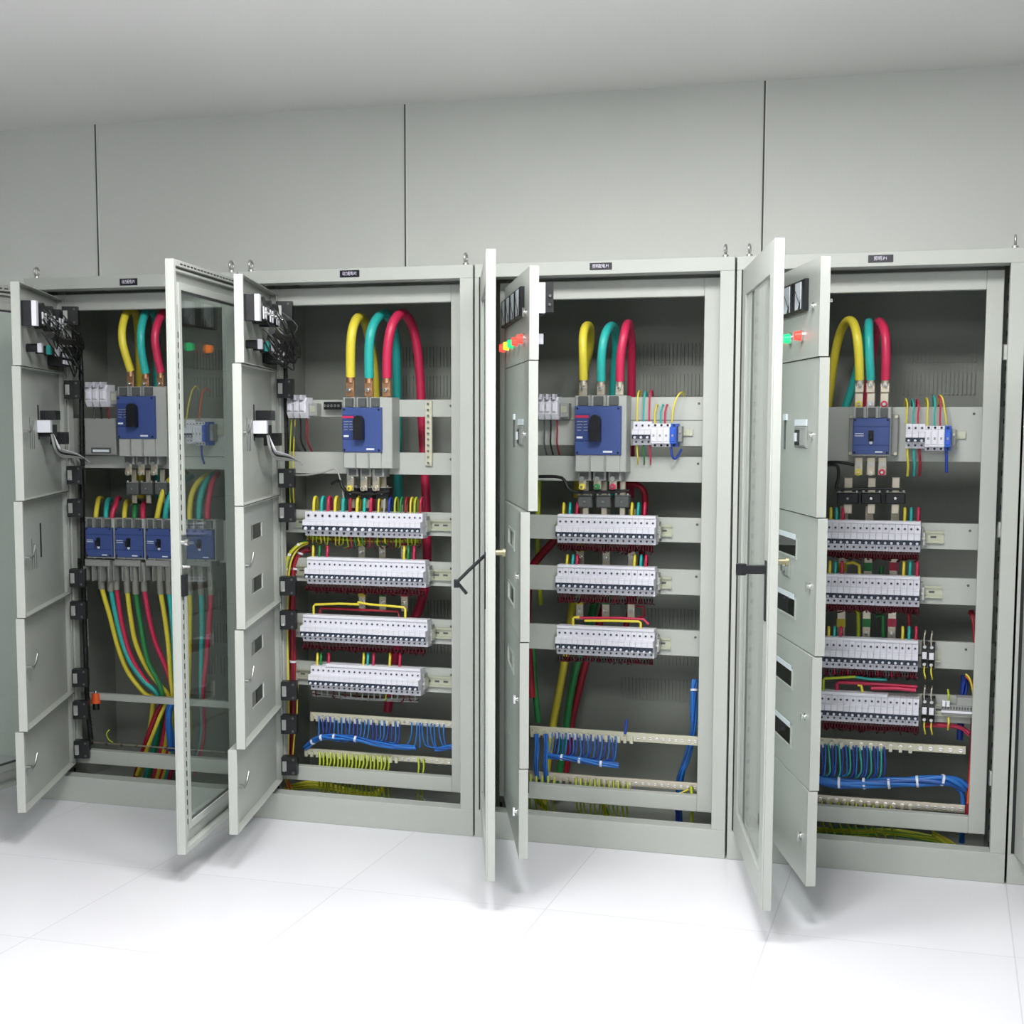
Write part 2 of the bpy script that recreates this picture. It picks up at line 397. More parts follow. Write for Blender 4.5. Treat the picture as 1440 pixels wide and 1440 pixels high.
# ---- inner doors: five panels per cabinet, hinged on the left (parts of their cabinet)
IHX, IHY, IL, IT = .075, .075, .66, .025
ZSPL = [[1.724, 1.475, 1.071, .716, .366, .113]]*4
ANG = [[67.3, 67.6, 68.2, 68.6, 69.7], [72.5, 73.2, 73.2, 73.7, 75.9], [67.3, 67.4, 69.2, 69.3, 69.4], [71.3, 71.0, 70.6, 71.1, 71.4]]
def inner_door(k, j, holes=()):
    z1, z0 = ZSPL[k][j]-.0015, ZSPL[k][j+1]+.0015; a = math.radians(ANG[k][j])
    d = MB(); L = IL; m = SHEET
    # front sheet with rectangular openings
    xs = sorted({0, L} | {h[0] for h in holes} | {h[1] for h in holes}); zs = sorted({z0, z1} | {h[2] for h in holes} | {h[3] for h in holes})
    for i in range(len(xs)-1):
        for q in range(len(zs)-1):
            cx, cz = (xs[i]+xs[i+1])/2, (zs[q]+zs[q+1])/2
            if any(h[0] < cx < h[1] and h[2] < cz < h[3] for h in holes): continue
            d.box(xs[i], xs[i+1], 0, .0018, zs[q], zs[q+1], m)
    d.box(0, .002, .0018, IT, z0, z1, m); d.box(L-.0018, L, .0018, IT, z0, z1, m); d.box(.002, L-.0018, .0018, IT, z1-.0018, z1, m); d.box(.002, L-.0018, .0018, IT, z0, z0+.0018, m)
    d.box(L-.013, L-.0018, IT-.0018, IT, z0, z1, m); d.box(.002, .016, IT-.0018, IT, z0, z1, m)
    o = d.build('inner_door', cabs[k]); o.location = (IHX, IHY, 0); o.rotation_euler = (0, 0, -a)
    return o, z0, z1
def dcoord(k, j, px, py, off=0):
    """door-local (u,z) on the sheet of inner door j of cabinet k seen at a photo place"""
    a = math.radians(ANG[k][j]); h = Vector((.8*k+IHX, IHY, 0)); u = Vector((math.cos(a), -math.sin(a), 0)); n = Vector((math.sin(a), math.cos(a), 0))
    d = ray(px, py); t = ((h+n*off)-CP).dot(n)/d.dot(n); p = CP+d*t
    return (p-h).dot(u), p.z
def lock(o, u, z, back):
    q = MB()
    q.cyl((u, 0, z), (0, -.003, 0), .010, CHROME, 14); q.cyl((u, -.003, z), (0, -.006, 0), .006, CHROME, 12); q.box(u-.002, u+.002, -.013, -.007, z-.012, z+.012, CHROME)
    q.cyl((u, .002, z), (0, .018, 0), .007, STEEL, 12)
    q.tube([(u, .021, z-.004), (u-.022, .024, z+.008), (u-.045, .026, z+.036)], .0038, STEEL, n=6)
    q.build('lock', o)
def hinge(o, z):
    q = MB(); q.bbox(.002, .040, .0255, .078, z-.031, z+.031, BLACK, .002)
    q.box(.040, .0435, .030, .044, z-.017, z+.017, STEEL)
    for w in (-.022, .022): q.cyl((.040, .066, z+w), (.003, 0, 0), .004, DGREY, 10)
    q.cyl((.0435, .037, z-.014), (.003, 0, 0), .004, CHROME, 10)
    q.build('hinge', o)
def slot_windows(k, j, o, rects):
    """frames and label strips around breaker openings"""
    for r in rects:
        x0, x1, za, zb = r
        f = MB()
        for a, b, c, d in ((x0-.006, x0, za-.006, zb+.006), (x1, x1+.006, za-.006, zb+.006)): f.box(a, b, -.003, 0, c, d, SHEET)
        for c, d in ((za-.006, za), (zb, zb+.006)): f.box(x0, x1, -.003, 0, c, d, SHEET)
        f.build('window_trim', o)
for k in range(4):
    for j in range(5):
        holes = []
        if k >= 1:      # breaker windows in line with the breaker rows
            ul, ur = {1: (.215, .415), 2: (.22, .44), 3: (.20, .445)}[k]
            if j == 2: holes = [(ul, ur, .952, .998), (ul, ur, .788, .836)]
            if j == 3: holes = [(ul, ur, .596, .642), (ul, ur, .436, .486)][:1 if k == 2 else 2]
        o, z0, z1 = inner_door(k, j, holes)
        if holes: slot_windows(k, j, o, holes)
        if k == 3 and holes:
            for (x0, x1, za, zb) in holes:
                q = MB(); q.box(x0, x1, -.0045, -.003, zb+.001, zb+.015, LABW); lo = q.build('label_strip', o)
                lo['label'] = 'pale white label strip above the opening'
        # hinges, locks
        for z in (z0+.055, z1-.055): hinge(o, z)
        zl = (1.605, 1.278, .890, .549, .232)[j]
        lock(o, .600 if k >= 2 else .560, zl, k < 2)
        if k == 3 and j == 2:
            q = MB(); q.bbox(.30, .385, -.006, 0, .890, .935, GREYP, .004); q.cyl((.335, -.006, .915), (0, -.008, 0), .012, CHROME, 14); q.build('key_switch', o)
        # stamped slots for ventilation / cable tags on panels two and three
        if j in (1, 2) and k in (0,) or (k == 1 and j == 1):
            q = MB()
            for i in range(3): q.box(.40+i*.028, .403+i*.028, -.001, .003, (z0+z1)/2-.05, (z0+z1)/2+.01+.02*i, DGREY)
            q.box(.333, .345, .002, .004, (z0+z1)/2-.02, (z0+z1)/2+.09, BLACK)
            q.build('slot', o)
        if j == 0:
            # meters and signal lamps, front and back
            us = [.09, .22, .35, .48] if k == 2 else [.22, .35, .48]
            zm, sz, hz = 1.639, .122, .082
            for u in us:
                q = MB(); q.bbox(u-sz/2, u+sz/2, -.014, 0, zm-hz/2, zm+hz/2, BLACK, .003)
                q.box(u-sz*.22, u+sz*.30, -.0155, -.014, zm-hz*.42, zm+hz*.42, LABW)
                q.add([(a, -.0158, b) for a, b in ((u+sz*.05, zm-hz*.42), (u+sz*.30, zm-hz*.42), (u+sz*.30, zm-hz*.1))], [(0, 1, 2)], BLACK)
                q.tube([(u+sz*.25, -.0165, zm-hz*.3), (u-sz*.2, -.0165, zm+hz*.2)], .0008, BLACK, n=4)
                q.cyl((u, .002, zm), (0, .055, 0), .036, BLACK, 20)
                for w in (-.022, .022):
                    q.cyl((u+w, .057, zm-.012), (0, .014, 0), .005, CHROME, 10); q.box(u+w-.008, u+w+.008, .057, .060, zm-.03, zm+.006, WHITE)
                q.build('panel_meter', o)
            cols = {0: [(.22, LORG), (.35, LGRN), (.48, LRED)], 1: [(.22, LORG), (.35, LGRN), (.48, LRED)], 2: [(.06, LRED), (.18, LYEL), (.30, LGRN), (.42, LRED), (.55, LRED)], 3: [(.225, LYEL), (.355, LGRN), (.485, LRED)]}[k]
            nm = {LYEL: 'yellow', LGRN: 'green', LRED: 'red', LORG: 'orange'}
            for u, m in cols:
                z = 1.537
                q = MB(); q.cyl((u, 0, z), (0, -.006, 0), .016, CHROME, 16); q.cyl((u, -.006, z), (0, -.016, 0), .0135, m, 16, r2=.011)
                q.cyl((u, .002, z), (0, .035, 0), .013, BLACK, 14); q.box(u-.012, u+.012, .037, .05, z-.014, z+.014, CYAN if m is LGRN else WHITE2)
                lo = q.build('signal_lamp', o); lo['label'] = 'lit %s signal lamp' % nm[m]
            if k in (0, 1, 2):
                q = MB(); ub = .60; zr = 1.632 if k < 2 else 1.642
                if k < 2: q.box(ub, ub+.03, .002, .052, zr-.036, zr+.038, BLACK); q.box(ub, ub+.03, .052, .066, zr-.036, zr+.038, WHITE)
                else: q.box(ub, ub+.03, .002, .046, zr-.04, zr+.04, WHITE); q.box(ub, ub+.03, .046, .068, zr-.038, zr+.042, BLACK); q.cyl((ub+.03, .058, zr+.005), (.006, 0, 0), .004, CHROME, 8); q.cyl((ub+.03, .057, zr-.018), (.006, 0, 0), .004, CHROME, 8)
                q.build('relay', o)
            if k < 2:
                q = MB()   # wiring loom along the back of the meter panel
                random.seed(31+k)
                for i in range(26):
                    ua = random.uniform(.08, .55); ub = ua-random.uniform(.05, .25); zz = random.uniform(1.50, 1.62)
                    q.tube([(ua, .06, zz+.04), (ua-.02, .075+random.random()*.03, zz), ((ua+ub)/2, .07+random.random()*.03, zz-random.uniform(.02, .05)), (max(ub, .03), .07, zz-.02)], .0022, random.choice([WBLK, WBLK, WBLK, DGREY]), n=5, smooth=3)
                q.tube([(.5, .08, 1.575), (.35, .085, 1.565), (.2, .085, 1.57), (.05, .09, 1.56)], .011, WBLK, n=7)
                lo = q.build('wiring_loom', o); lo['kind'] = 'stuff'
                for i, u in enumerate((.07, .115, .16)):
                    q = MB(); q.box(u-.02, u+.02, .002, .05, 1.495, 1.54, BLACK)
                    for w in (-.009, .009):
                        q.box(u+w-.005, u+w+.005, .05, .056, 1.522, 1.535, WHITE); q.box(u+w-.005, u+w+.005, .05, .056, 1.500, 1.513, WHITE)
                    q.build('terminal_block', o)
        if k < 2 and j == 1:
            MB().bbox(.23, .31, .002, .050, 1.315, 1.345, BLACK).build('auxiliary_switch', o); MB().bbox(.10, .17, .002, .05, 1.235, 1.275, BLACK).build('auxiliary_switch', o)
            MB().bbox(.25, .3295, .002, .042, 1.262, 1.30, BLACK).build('auxiliary_switch', o); MB().bbox(.33, .36, .002, .044, 1.275, 1.314, WHITE).build('switch_plug', o)
            q = MB()
            for i in range(5):
                q.tube([(.33-.006*i, .040, 1.27), (.31, .045+.004*i, 1.225), (.25, .055, 1.195+.006*i), (.15, .075, 1.19+.004*i), (.05, .09, 1.185), (.0, .10, 1.17)], .0028, [WGREY, WGREY, WBLK, WGREY, WHITE][i], n=6)
            q.build('door_cable', o)
        if k >= 2 and j == 1:
            zz = (z0+z1)/2
            q = MB(); zz = 1.280; u = .485
            q.bbox(.425, .55, -.006, 0, 1.246, 1.302, GREYP, .003); q.box(.44, .49, -.008, -.006, 1.252, 1.292, BLACK); q.box(.495, .54, -.008, -.006, 1.252, 1.292, WGREY); q.box(.452, .466, -.013, -.008, 1.262, 1.284, WHITE); q.box(.425, .55, -.005, -.001, 1.303, 1.320, LABW)
            q.build('control_switch', o)
            q = MB(); q.box(.298, .304, -.004, 0, 1.238, 1.318, DGREY); q.box(.285, .32, -.005, 0, 1.318, 1.335, LABW); q.build('handle_slot', o)

# ---- mounting rails (parts of the cabinets)
def rail(k, z0, z1, x0=.045, x1=W-.045, seam=None, din=None, Y=.15):
    r = MB(); r.box(x0, x1, Y, Y+.002, z0, z1, SHEET); r.box(x0, x1, Y+.002, Y+.02, z1-.002, z1, SHEET); r.box(x0, x1, Y+.002, Y+.02, z0, z0+.002, SHEET)
    for x in (W-.125, x0+.07):
        r.disc((x, Y, z1-.02), (0, -1, 0), .004, DGREY)
    if seam: r.box(x0, x1, Y-.0006, Y, seam-.001, seam+.001, DGREY)
    o = r.build('mounting_rail', cabs[k], bevel=.0008)
    if din:
        a, b = din; zc = (z0+z1)/2-.003; d = MB()
        d.box(a, b, Y-.0015, Y, zc-.0175, zc+.0175, ZINC)
        for s in (-1, 1):
            d.box(a, b, Y-.0075, Y-.0015, zc+s*.0125-.0006, zc+s*.0125+.0006, ZINC); d.box(a, b, Y-.0087, Y-.0075, *sorted((zc+s*.0125, zc+s*.0175)), ZINC)
        for i in range(int((b-a)/.03)): d.box(a+.01+i*.03, a+.026+i*.03, Y-.002, Y-.0013, zc-.003, zc+.003, DGREY)
        d.build('din_rail', o)
    return o
ROWZ = [(.943, 1.019), (.780, .858), (.589, .669), (.428, .509)]
# leftmost
rail(0, 1.194, 1.322); rail(0, .832, .977); rail(0, 1.15, 1.192)
rail(0, .330, .353)
# second
rail(1, 1.328, 1.383); rail(1, 1.141, 1.212)
for i, (a, b) in enumerate(ROWZ): rail(1, a, b, din=(.125, .69))
# third
rail(2, 1.240, 1.389, seam=1.318); rail(2, 1.128, 1.206)
for i, (a, b) in enumerate(ROWZ[:3]): rail(2, a, b, din=(.222, .596))
# fourth
rail(3, 1.199, 1.358); 
for i, (a, b) in enumerate(ROWZ): rail(3, a, b, din=(.222, .60 if i < 3 else .70))

# ------------------------------------------------------------------ miniature breakers
def breaker_mesh(w, h):
    b = MB(); g = .00035; x0, x1 = g, w-g; zt = h
    Yb, Ys, Yn = .0, -.046, -.068
    prof = [(Yb, 0), (Ys, 0), (Ys, h*.235), (Yn, h*.255), (Yn, h*.66), (Ys, h*.69), (Ys, zt), (Yb, zt)]
    b.prism(prof, x0, x1, WHITE)
    # dark window band with lever recess
    b.box(x0, x1, Yn-.0006, Yn, h*.262, h*.44, DKBLUE)
    b.box(x0, x1, Yn-.0003, Yn, h*.60, h*.608, WGREY2)
    b.box(x0, x0+.0006, Yn-.0003, Yn, h*.43, h*.66, WGREY2)
    for z in (h*.125, h*.83):
        n = 10; b.cyl((w/2, Ys, z), (0, -.0006, 0), w*.30, WHITE2, 12); b.cyl((w/2, Ys-.0006, z), (0, -.0005, 0), w*.16, BLACK, 10)
    return b.mesh('breaker_body')
def lever_mesh(w, h):
    b = MB(); x = w/2; r = w*.21
    b.cyl((x, -.0686, h*.318), (0, -.0065, 0), w*.235, WHITE, 14, r2=w*.18)
    b.cyl((x, -.0751, h*.318), (0, -.0015, 0), w*.18, WHITE, 14, r2=w*.1)
    return b.mesh('toggle_lever')
_bm = {}
def breaker(w, h, loc, label, group, off=False):
    key = (w, h)
    if key not in _bm: _bm[key] = (breaker_mesh(w, h), lever_mesh(w, h))
    t = thing('circuit_breaker', label, 'circuit breaker', loc, group)
    o = bpy.data.objects.new('body', _bm[key][0]); COL.objects.link(o); o.parent = t
    l = bpy.data.objects.new('toggle_lever', _bm[key][1]); COL.objects.link(l); l.parent = t
    if off: l.location = (0, 0, -h*.05)
    return t
RN = ['top', 'second', 'third', 'bottom']
import bmesh
def fix(me):
    bm = bmesh.new(); bm.from_mesh(me); bmesh.ops.recalc_face_normals(bm, faces=bm.faces); bm.to_mesh(me); bm.free()
def brow(k, r, x0, widths, z0, h, nrows):
    x = x0; rn = (RN if nrows == 4 else ['top', 'middle', 'bottom'])[r]
    for i, w in enumerate(widths):
        breaker(w, h, (x, .142, z0), 'white miniature breaker, %s from the left in the %s row of the %s' % (ordn(i), rn, cabn(k)),
                'white breakers in the %s row of the %s' % (rn, cabn(k)), off=(k == 2 and r == 2 and i > 11))
        x += w
    if not (k == 3 and r > 1):
        c = MB(); c.box(0, .006, -.03, 0, .01, h-.01, GREYP); c.box(.006, .011, -.038, 0, .02, h-.022, STEEL); c.cyl((.008, -.038, h*.5), (0, -.006, 0), .0045, CHROME, 10)
        e = c.build('end_stop', loc=(x+.001, .142, z0)); tag(e, 'grey clamp closing the right end of the %s breaker row, %s' % (rn, cabn(k)), 'end clamp', 'clamps at the ends of the breaker rows')
    return x
def widths(tot, n): return [tot/n]*n
w1 = [.0252]*10+[.0178]*9
brow(1, 0, .982, w1, .938, .080, 4)
def comb(k, r, xa, xb, z, n):
    rn = (RN if n == 4 else ['top', 'middle', 'bottom'])[r]
    tag(MB().bbox(xa, xb, .092, .132, z, z+.0085, WHITE, .001).build('comb_cover'), 'long bright white cover strip along the top of the %s breaker row, %s' % (rn, cabn(k)), 'cover strip', 'white strips on top of the breaker rows')
brow(1, 1, .987, [.0181]*23, .779, .079, 4); comb(1, 1, .989, 1.403, .8583, 4)
brow(1, 2, .969, [.01838]*24, .586, .080, 4); comb(1, 2, .971, 1.410, .6663, 4)
brow(1, 3, .996, [.01852]*21, .424, .080, 4); comb(1, 3, .996+.01852*3, 1.385, .5043, 4)
for r, (z, h) in enumerate(((.937, .080), (.778, .081), (.585, .082))): brow(2, r, 1.842, [.01835]*17, z, h, 3); comb(2, r, 1.843, 2.153, z+h+.0003, 3)
for r, (z, h, x1) in enumerate(((.937, .080, 2.935), (.776, .080, 2.937), (.584, .083, 2.938), (.423, .080, 2.945))):
    brow(3, r, x1-.018*16, [.018]*16, z, h, 4); comb(3, r, x1-.018*16+.001, x1-(.09 if r == 3 else .001), z+h+.0003, 4)
for me, l in _bm.values(): fix(me); fix(l)

# ------------------------------------------------------------------ cables
def P3(l):
    return [at(px, py, Y) for px, py, Y in l]
ALT = {}
def strands(t, p, r, m):
    n = 6; N = len(p); ph = random.random()*6
    for s in range(n):
        q = []
        for i, c in enumerate(p):
            d = (p[min(i+1, N-1)]-p[max(i-1, 0)]).normalized(); u = d.cross(Vector((0, 1, 0))); u = u.normalized() if u.length > .01 else Vector((1, 0, 0)); w = d.cross(u)
            a = ph+2*PI*s/n+i*.55+.5*math.sin(i*1.7+s*2.1); rr = r*(.60+.12*math.sin(i*2.3+s))
            q.append(c+u*math.cos(a)*rr+w*math.sin(a)*rr-p[0])
        mm = ALT.get(m.name, [m])[s % len(ALT.get(m.name, [m]))]
        MB().tube(q, r*.44, mm, n=7).build('strand', t)
ALT.update({WBLUE.name: [WBLUE, WBLUE, WBLUE3], DRED.name: [DRED, MAROON, DRED], YG.name: [YG, YEL, YG, GRN]})
def cable(name, label, cat, pts, r, m, group=None, n=12, lug=None, ties=0):
    p = P3(pts) if len(pts[0]) == 3 and pts[0][0] > 20 else [Vector(q) for q in pts]
    b = MB(); b.tube(p, r, m, n=n)
    if not lug and not ties and name != 'wire_bundle':
        return tag(b.build(name), label, cat, group)
    t = thing(name, label, cat, p[0], group)
    if name == 'wire_bundle':
        strands(t, p, r, m)
    else:
        o = b.build('insulation', t); o.location = -p[0]
    if lug:
        q = MB(); e = p[0]; d = (lug[0]-e); q.cyl(e+Vector((0, 0, .012)), (0, 0, -.03), r*.86, lug[1], 14)
        q.bbox(e.x-r*.95, e.x+r*.95, e.y-.004-r*.2, e.y+.004-r*.2, lug[0].z, e.z-.01, lug[1], .002)
        q.cyl((e.x, e.y-.006-r*.2, lug[0].z+.022), (0, -.008, 0), r*.5, STEEL, 6); q.cyl((e.x, e.y-.012-r*.2, lug[0].z+.022), (0, -.006, 0), r*.27, CHROME, 8)
        lo = q.build('terminal_lug', t); lo.location = -p[0]
        for i in range(2):
            pass
    for i in range(ties):
        a = p[1+i] if 1+i < len(p)-1 else p[-2]; c = p[min(2+i, len(p)-1)]
        q = MB(); q.cyl(a-(c-a).normalized()*.0035, (c-a).normalized()*.007, r*1.08, WHITE, 14); lo = q.build('cable_tie', t); lo.location = -p[0]
    return t

CG = 'thick supply cables looping over the main breakers'
def loop(k, colour, m, pts, lugz, lm, r):
    c = {'y': 'yellow', 'c': 'teal', 'r': 'red'}[colour]
    e = at(*pts[0])
    return cable('supply_cable', 'thick %s supply cable arching above the main breaker in the %s' % (c, cabn(k)), 'cable', pts, r, m, CG, lug=(Vector((e.x, e.y, lugz)), lm))
# leftmost cabinet
loop(0, 'y', YEL, [(184, 522, .10), (177, 500, .09), (172, 480, .085), (172, 460, .10), (178, 440, .15), (187, 436, .22), (193, 455, .33), (196, 520, .38), (198, 700, .40)], zat(184, 549, .10), COPPER, .0135)
loop(0, 'c', CYAN, [(205, 525, .10), (200, 500, .09), (198, 478, .085), (199, 460, .10), (204, 441, .15), (212, 436, .22), (219, 455, .33), (221, 520, .38), (223, 700, .40)], zat(205, 549, .10), COPPER, .0135)
loop(0, 'r', RED, [(226, 524, .10), (221, 500, .09), (218, 478, .085), (220, 460, .10), (227, 443, .15), (236, 438, .22), (243, 455, .33), (246, 520, .38), (248, 700, .40)], zat(226, 549, .10), COPPER, .0135)
# second
loop(1, 'y', YEL, [(493, 530, .10), (493, 490, .09), (496, 462, .10), (503, 447, .15), (511, 450, .24), (519, 475, .33), (527, 540, .38), (530, 700, .40)], zat(493, 558, .10), COPPER, .0155)
loop(1, 'c', CYAN, [(519, 531, .10), (519, 490, .09), (523, 462, .10), (534, 444, .16), (545, 444, .24), (555, 470, .33), (558, 540, .38), (560, 700, .40)], zat(519, 558, .10), COPPER, .0155)
loop(1, 'r', RED, [(544, 531, .10), (545, 490, .09), (551, 458, .10), (562, 442, .15), (573, 446, .22), (583, 470, .28), (590, 520, .32), (594, 600, .33), (599, 700, .33), (600, 800, .33), (588, 860, .32), (560, 905, .34), (545, 1000, .36)], zat(544, 558, .10), COPPER, .0155)
# third
loop(2, 'y', YEL, [(820.5, 534, .10), (820, 504, .09), (820, 474, .10), (824, 459, .15), (830, 462, .24), (829, 490, .33), (820, 540, .38), (812, 700, .40)], zat(820.5, 556, .10), TIN, .0135)
loop(2, 'c', CYAN, [(845.5, 536, .10), (846, 502, .09), (850, 474, .10), (857, 460, .15), (864, 462, .24), (866, 490, .33), (862, 560, .38), (860, 700, .40)], zat(845.5, 556, .10), TIN, .0135)
loop(2, 'r', RED, [(871.7, 536, .10), (873, 500, .09), (878, 470, .10), (882, 456, .15), (886, 460, .22), (888, 490, .30), (888, 560, .36), (886, 700, .40)], zat(872, 556, .10), TIN, .0135)
# fourth
loop(3, 'y', YEL, [(1208.6, 534, .10), (1208, 504, .09), (1205, 472, .09), (1199, 453, .15), (1190, 453, .22), (1181, 470, .28), (1174, 500, .32), (1168, 540, .35), (1160, 600, .36)], zat(1208, 552, .10), TIN, .0135)
loop(3, 'c', CYAN, [(1224.5, 534, .10), (1223, 504, .09), (1222, 472, .10), (1222, 455, .16), (1221, 458, .26), (1213, 490, .34), (1200, 540, .38), (1180, 600, .38)], zat(1224.5, 552, .10), TIN, .0130)
loop(3, 'r', RED, [(1245, 534, .10), (1246, 504, .09), (1245, 472, .10), (1240, 456, .15), (1234, 456, .24), (1228, 490, .33), (1222, 540, .38), (1215, 600, .38)], zat(1245, 552, .10), TIN, .0135)

# ------------------------------------------------------------------ moulded-case breakers
def mccb(k, px0, py0, px1, py1, label, style='rotary', topn=None, Y=.068, grey_r=0, foot=None, group=None, termcol=None):
    """blue cover between two photo corners; grey base behind it down to the rail"""
    a = at(px0, (py0+py1)/2, Y); c = at(px1, (py0+py1)/2, Y); z1 = zat((px0+px1)/2, py0, Y); z0 = zat((px0+px1)/2, py1, Y)
    w = c.x-a.x; h = z1-z0
    t = thing('moulded_breaker', label, 'circuit breaker', (a.x, 0, z0), group)
    b = MB(); f = .030 if foot is None else foot
    b.bbox(-.002, w+.002+grey_r, Y+.012, .149, -f, h+.032, LGREY, .003)
    b.box(.004, w-.004, Y+.006, Y+.012, -f+.002, 0, LGREY)
    n = 3
    for i in range(n):     # terminal bays top and bottom
        x = w*(i+.5)/n
        b.box(x-w*.10, x+w*.10, Y+.004, Y+.012, h+.003, h+.030, DGREY)
    for i in (1, 2):
        x = w*i/n; b.box(x-.002, x+.002, Y-.005, Y+.03, h, h+.034, GREYP); b.box(x-.002, x+.002, Y+.0, Y+.03, -f, 0, GREYP)
    b.build('base', t)
    if f > .04:
        for i in range(3):
            x = w*(i+.5)/3; sf = MB(); sf.bbox(x-w*.14, x+w*.14, Y+.03, .145, -f-.028, -f, GREYP, .002); sf.box(x-w*.095, x+w*.095, Y+.0292, Y+.031, -f-.024, -f-.003, DGREY)
            sf.build('terminal_shroud', t)
    q = MB(); q.bbox(0, w, Y, Y+.013, 0, h, BLUE, .0025)
    if style == 'rotary':
        q.bbox(w*.01, w*.32, Y-.003, Y, h*.28, h*.84, BLUE2, .002); q.box(w*.02, w*.31, Y-.0036, Y-.003, h*.76, h*.81, RED if k else BLUE2)
        q.box(w*.05, w*.18, Y-.0036, Y-.003, h*.34, h*.38, LABW)
        for z in (.50, .56, .62, .68): q.box(w*.06, w*(.14+.2*(z-.45)), Y-.0036, Y-.003, h*z, h*z+.002, WGREY); q.box(w*.2, w*(.3-.1*(z-.45)), Y-.0036, Y-.003, h*z, h*z+.002, WGREY)
    else:
        q.box(0, w, Y-.0012, Y, h*.24, h*.27, BLUE2); q.box(0, w, Y-.0012, Y, h*.76, h*.785, BLUE2)
        for z in (.5, .56): q.box(w*.06, w*.30, Y-.0008, Y, h*z, h*z+.002, LABW)
    q.box(w*.62, w*.82, Y-.0006, Y, h*.05, h*.09, LABW)
    for x in (.06, .94):
        for z in (.05, .95): q.disc((w*x, Y, h*z), (0, -1, 0), .0035, BLACK)
    q.build('cover', t)
    l = MB()
    if style == 'rotary':
        x0, x1 = w*.36, w*.59; pts = [(x0, h*.28), (x1, h*.28)] + [((x0+x1)/2+(x1-x0)/2*math.cos(PI*i/8), h*.70+(x1-x0)/2*1.1*math.sin(PI*i/8)) for i in range(9)]
        nn = len(pts); vs = [(x, Y-.004, z) for x, z in pts]+[(x, Y-.026, z) for x, z in pts]
        l.add(vs, [tuple(range(nn)), tuple(range(nn, 2*nn))[::-1]]+[(i, (i+1) % nn, nn+(i+1) % nn, nn+i) for i in range(nn)], BLACK)
    else:
        l.box(w*.43, w*.57, Y-.002, Y, h*.36, h*.66, BLACK); l.bbox(w*.45, w*.55, Y-.018, Y-.002, h*.42, h*.56, BLACK, .002)
        l.disc((w*.5, Y, h*.33), (0, -1, 0), w*.05, LABW)
    l.build('handle', t)
    return t, a.x, w, z0, h
MG = 'main breakers'
m0 = mccb(0, 164, 557, 217, 617, 'blue moulded main breaker with black rotary handle in the leftmost cabinet', foot=.06, grey_r=.035)
m1 = mccb(1, 481, 573, 536, 636, 'blue moulded main breaker with red stripe beside its handle, second cabinet', foot=.052, grey_r=.03)
m2 = mccb(2, 808, 571, 873, 640, 'blue moulded main breaker with tall black handle, third cabinet', foot=.052, grey_r=.012)
m3 = mccb(3, 1199, 588, 1251, 639, 'blue moulded main breaker with small toggle and round marks, fourth cabinet', style='toggle', foot=.005, grey_r=.0)
# grey surround plate of the fourth main breaker
q = MB(); a = at(1194, 583, .12); c = at(1262, 641, .12)
q.bbox(a.x, c.x, .125, .149, c.z, a.z, GREYP, .003)
for x in (a.x+.006, c.x-.006):
    for z in (a.z-.006, c.z+.006): q.cyl((x, .125, z), (0, -.006, 0), .005, BRASS, 10)
tag(q.build('mounting_plate'), 'grey plate with corner screws behind the fourth cabinet main breaker', 'plate')

FG = 'blue feeder breakers in a row'
fx = [(120, 157), (161.5, 200), (205, 242), (261, 300)]
for i, (x0, x1) in enumerate(fx):
    mccb(0, x0, 742+i*.8, x1, 783+i*1.2, 'blue feeder breaker, %s of the four side by side in the leftmost cabinet' % ORD[i], style='toggle', foot=.006, Y=.08, group=FG)
# terminals under the main breakers: lugs in pairs with coloured caps
def terminals(k, xs, y0, y1, cols, Y=.10, label='', cat='terminal'):
    for i, (x, m) in enumerate(zip(xs, cols)):
        a = at(x, y0, Y); c = at(x, y1, Y); nm = ['left', 'middle', 'right'][i]
        q = MB(); q.bbox(a.x-.012, a.x+.012, Y, Y+.006, c.z, a.z, TIN, .002)
        q.cyl((a.x, Y, (a.z+c.z)/2+.006), (0, -.008, 0), .0085, STEEL, 6); q.cyl((a.x, Y, c.z+.008), (0, -.007, 0), .0095, m, 14); q.cyl((a.x, Y-.007, c.z+.008), (0, -.006, 0), .004, CHROME, 8)
        tag(q.build('terminal_bar'), 'short tinned terminal bar under the main breaker, %s of three, %s' % (nm, cabn(k)), 'terminal', 'terminal bars below the main breakers')
terminals(3, (1207.5, 1225, 1241), 643, 668, (YEL, TIN, RED))
terminals(2, (819, 840, 862), 664, 688, (YEL, GRN, RED))
terminals(1, (492, 511, 528), 660, 690, (YEL, TIN, TIN))
terminals(0, (180, 198, 216), 642, 668, (TIN, TIN, TIN))
# bolt straps on top of the main breakers (coloured paint marks in the fourth)
def straps(k, xs, y0, y1, cols, m):
    for i, (x, c) in enumerate(zip(xs, cols)):
        a = at(x, y0, .10); e = at(x, y1, .10); q = MB()
        q.bbox(a.x-.012, a.x+.012, .094, .100, e.z, a.z, m, .002); q.cyl((a.x, .094, (a.z+e.z)/2), (0, -.006, 0), .010, c, 14); q.cyl((a.x, .088, (a.z+e.z)/2), (0, -.006, 0), .005, CHROME, 8)
        q.cyl((a.x, .094, e.z+.009), (0, -.006, 0), .007, m, 12)
        tag(q.build('connection_strap'), 'flat connection strap above the main breaker, %s of three, %s' % (['left', 'middle', 'right'][i], cabn(k)), 'strap', 'connection straps above the main breakers')
straps(3, (1208, 1225, 1244), 553, 584, (YEL, WHITE2, RED), TIN)
straps(2, (826, 846, 867), 557, 573, (TIN, TIN, TIN), TIN)
straps(1, (500, 521, 540), 558, 573, (COPPER, TIN, COPPER), TIN)
straps(0, (186, 205, 226), 548, 560, (COPPER, COPPER, COPPER), TIN)

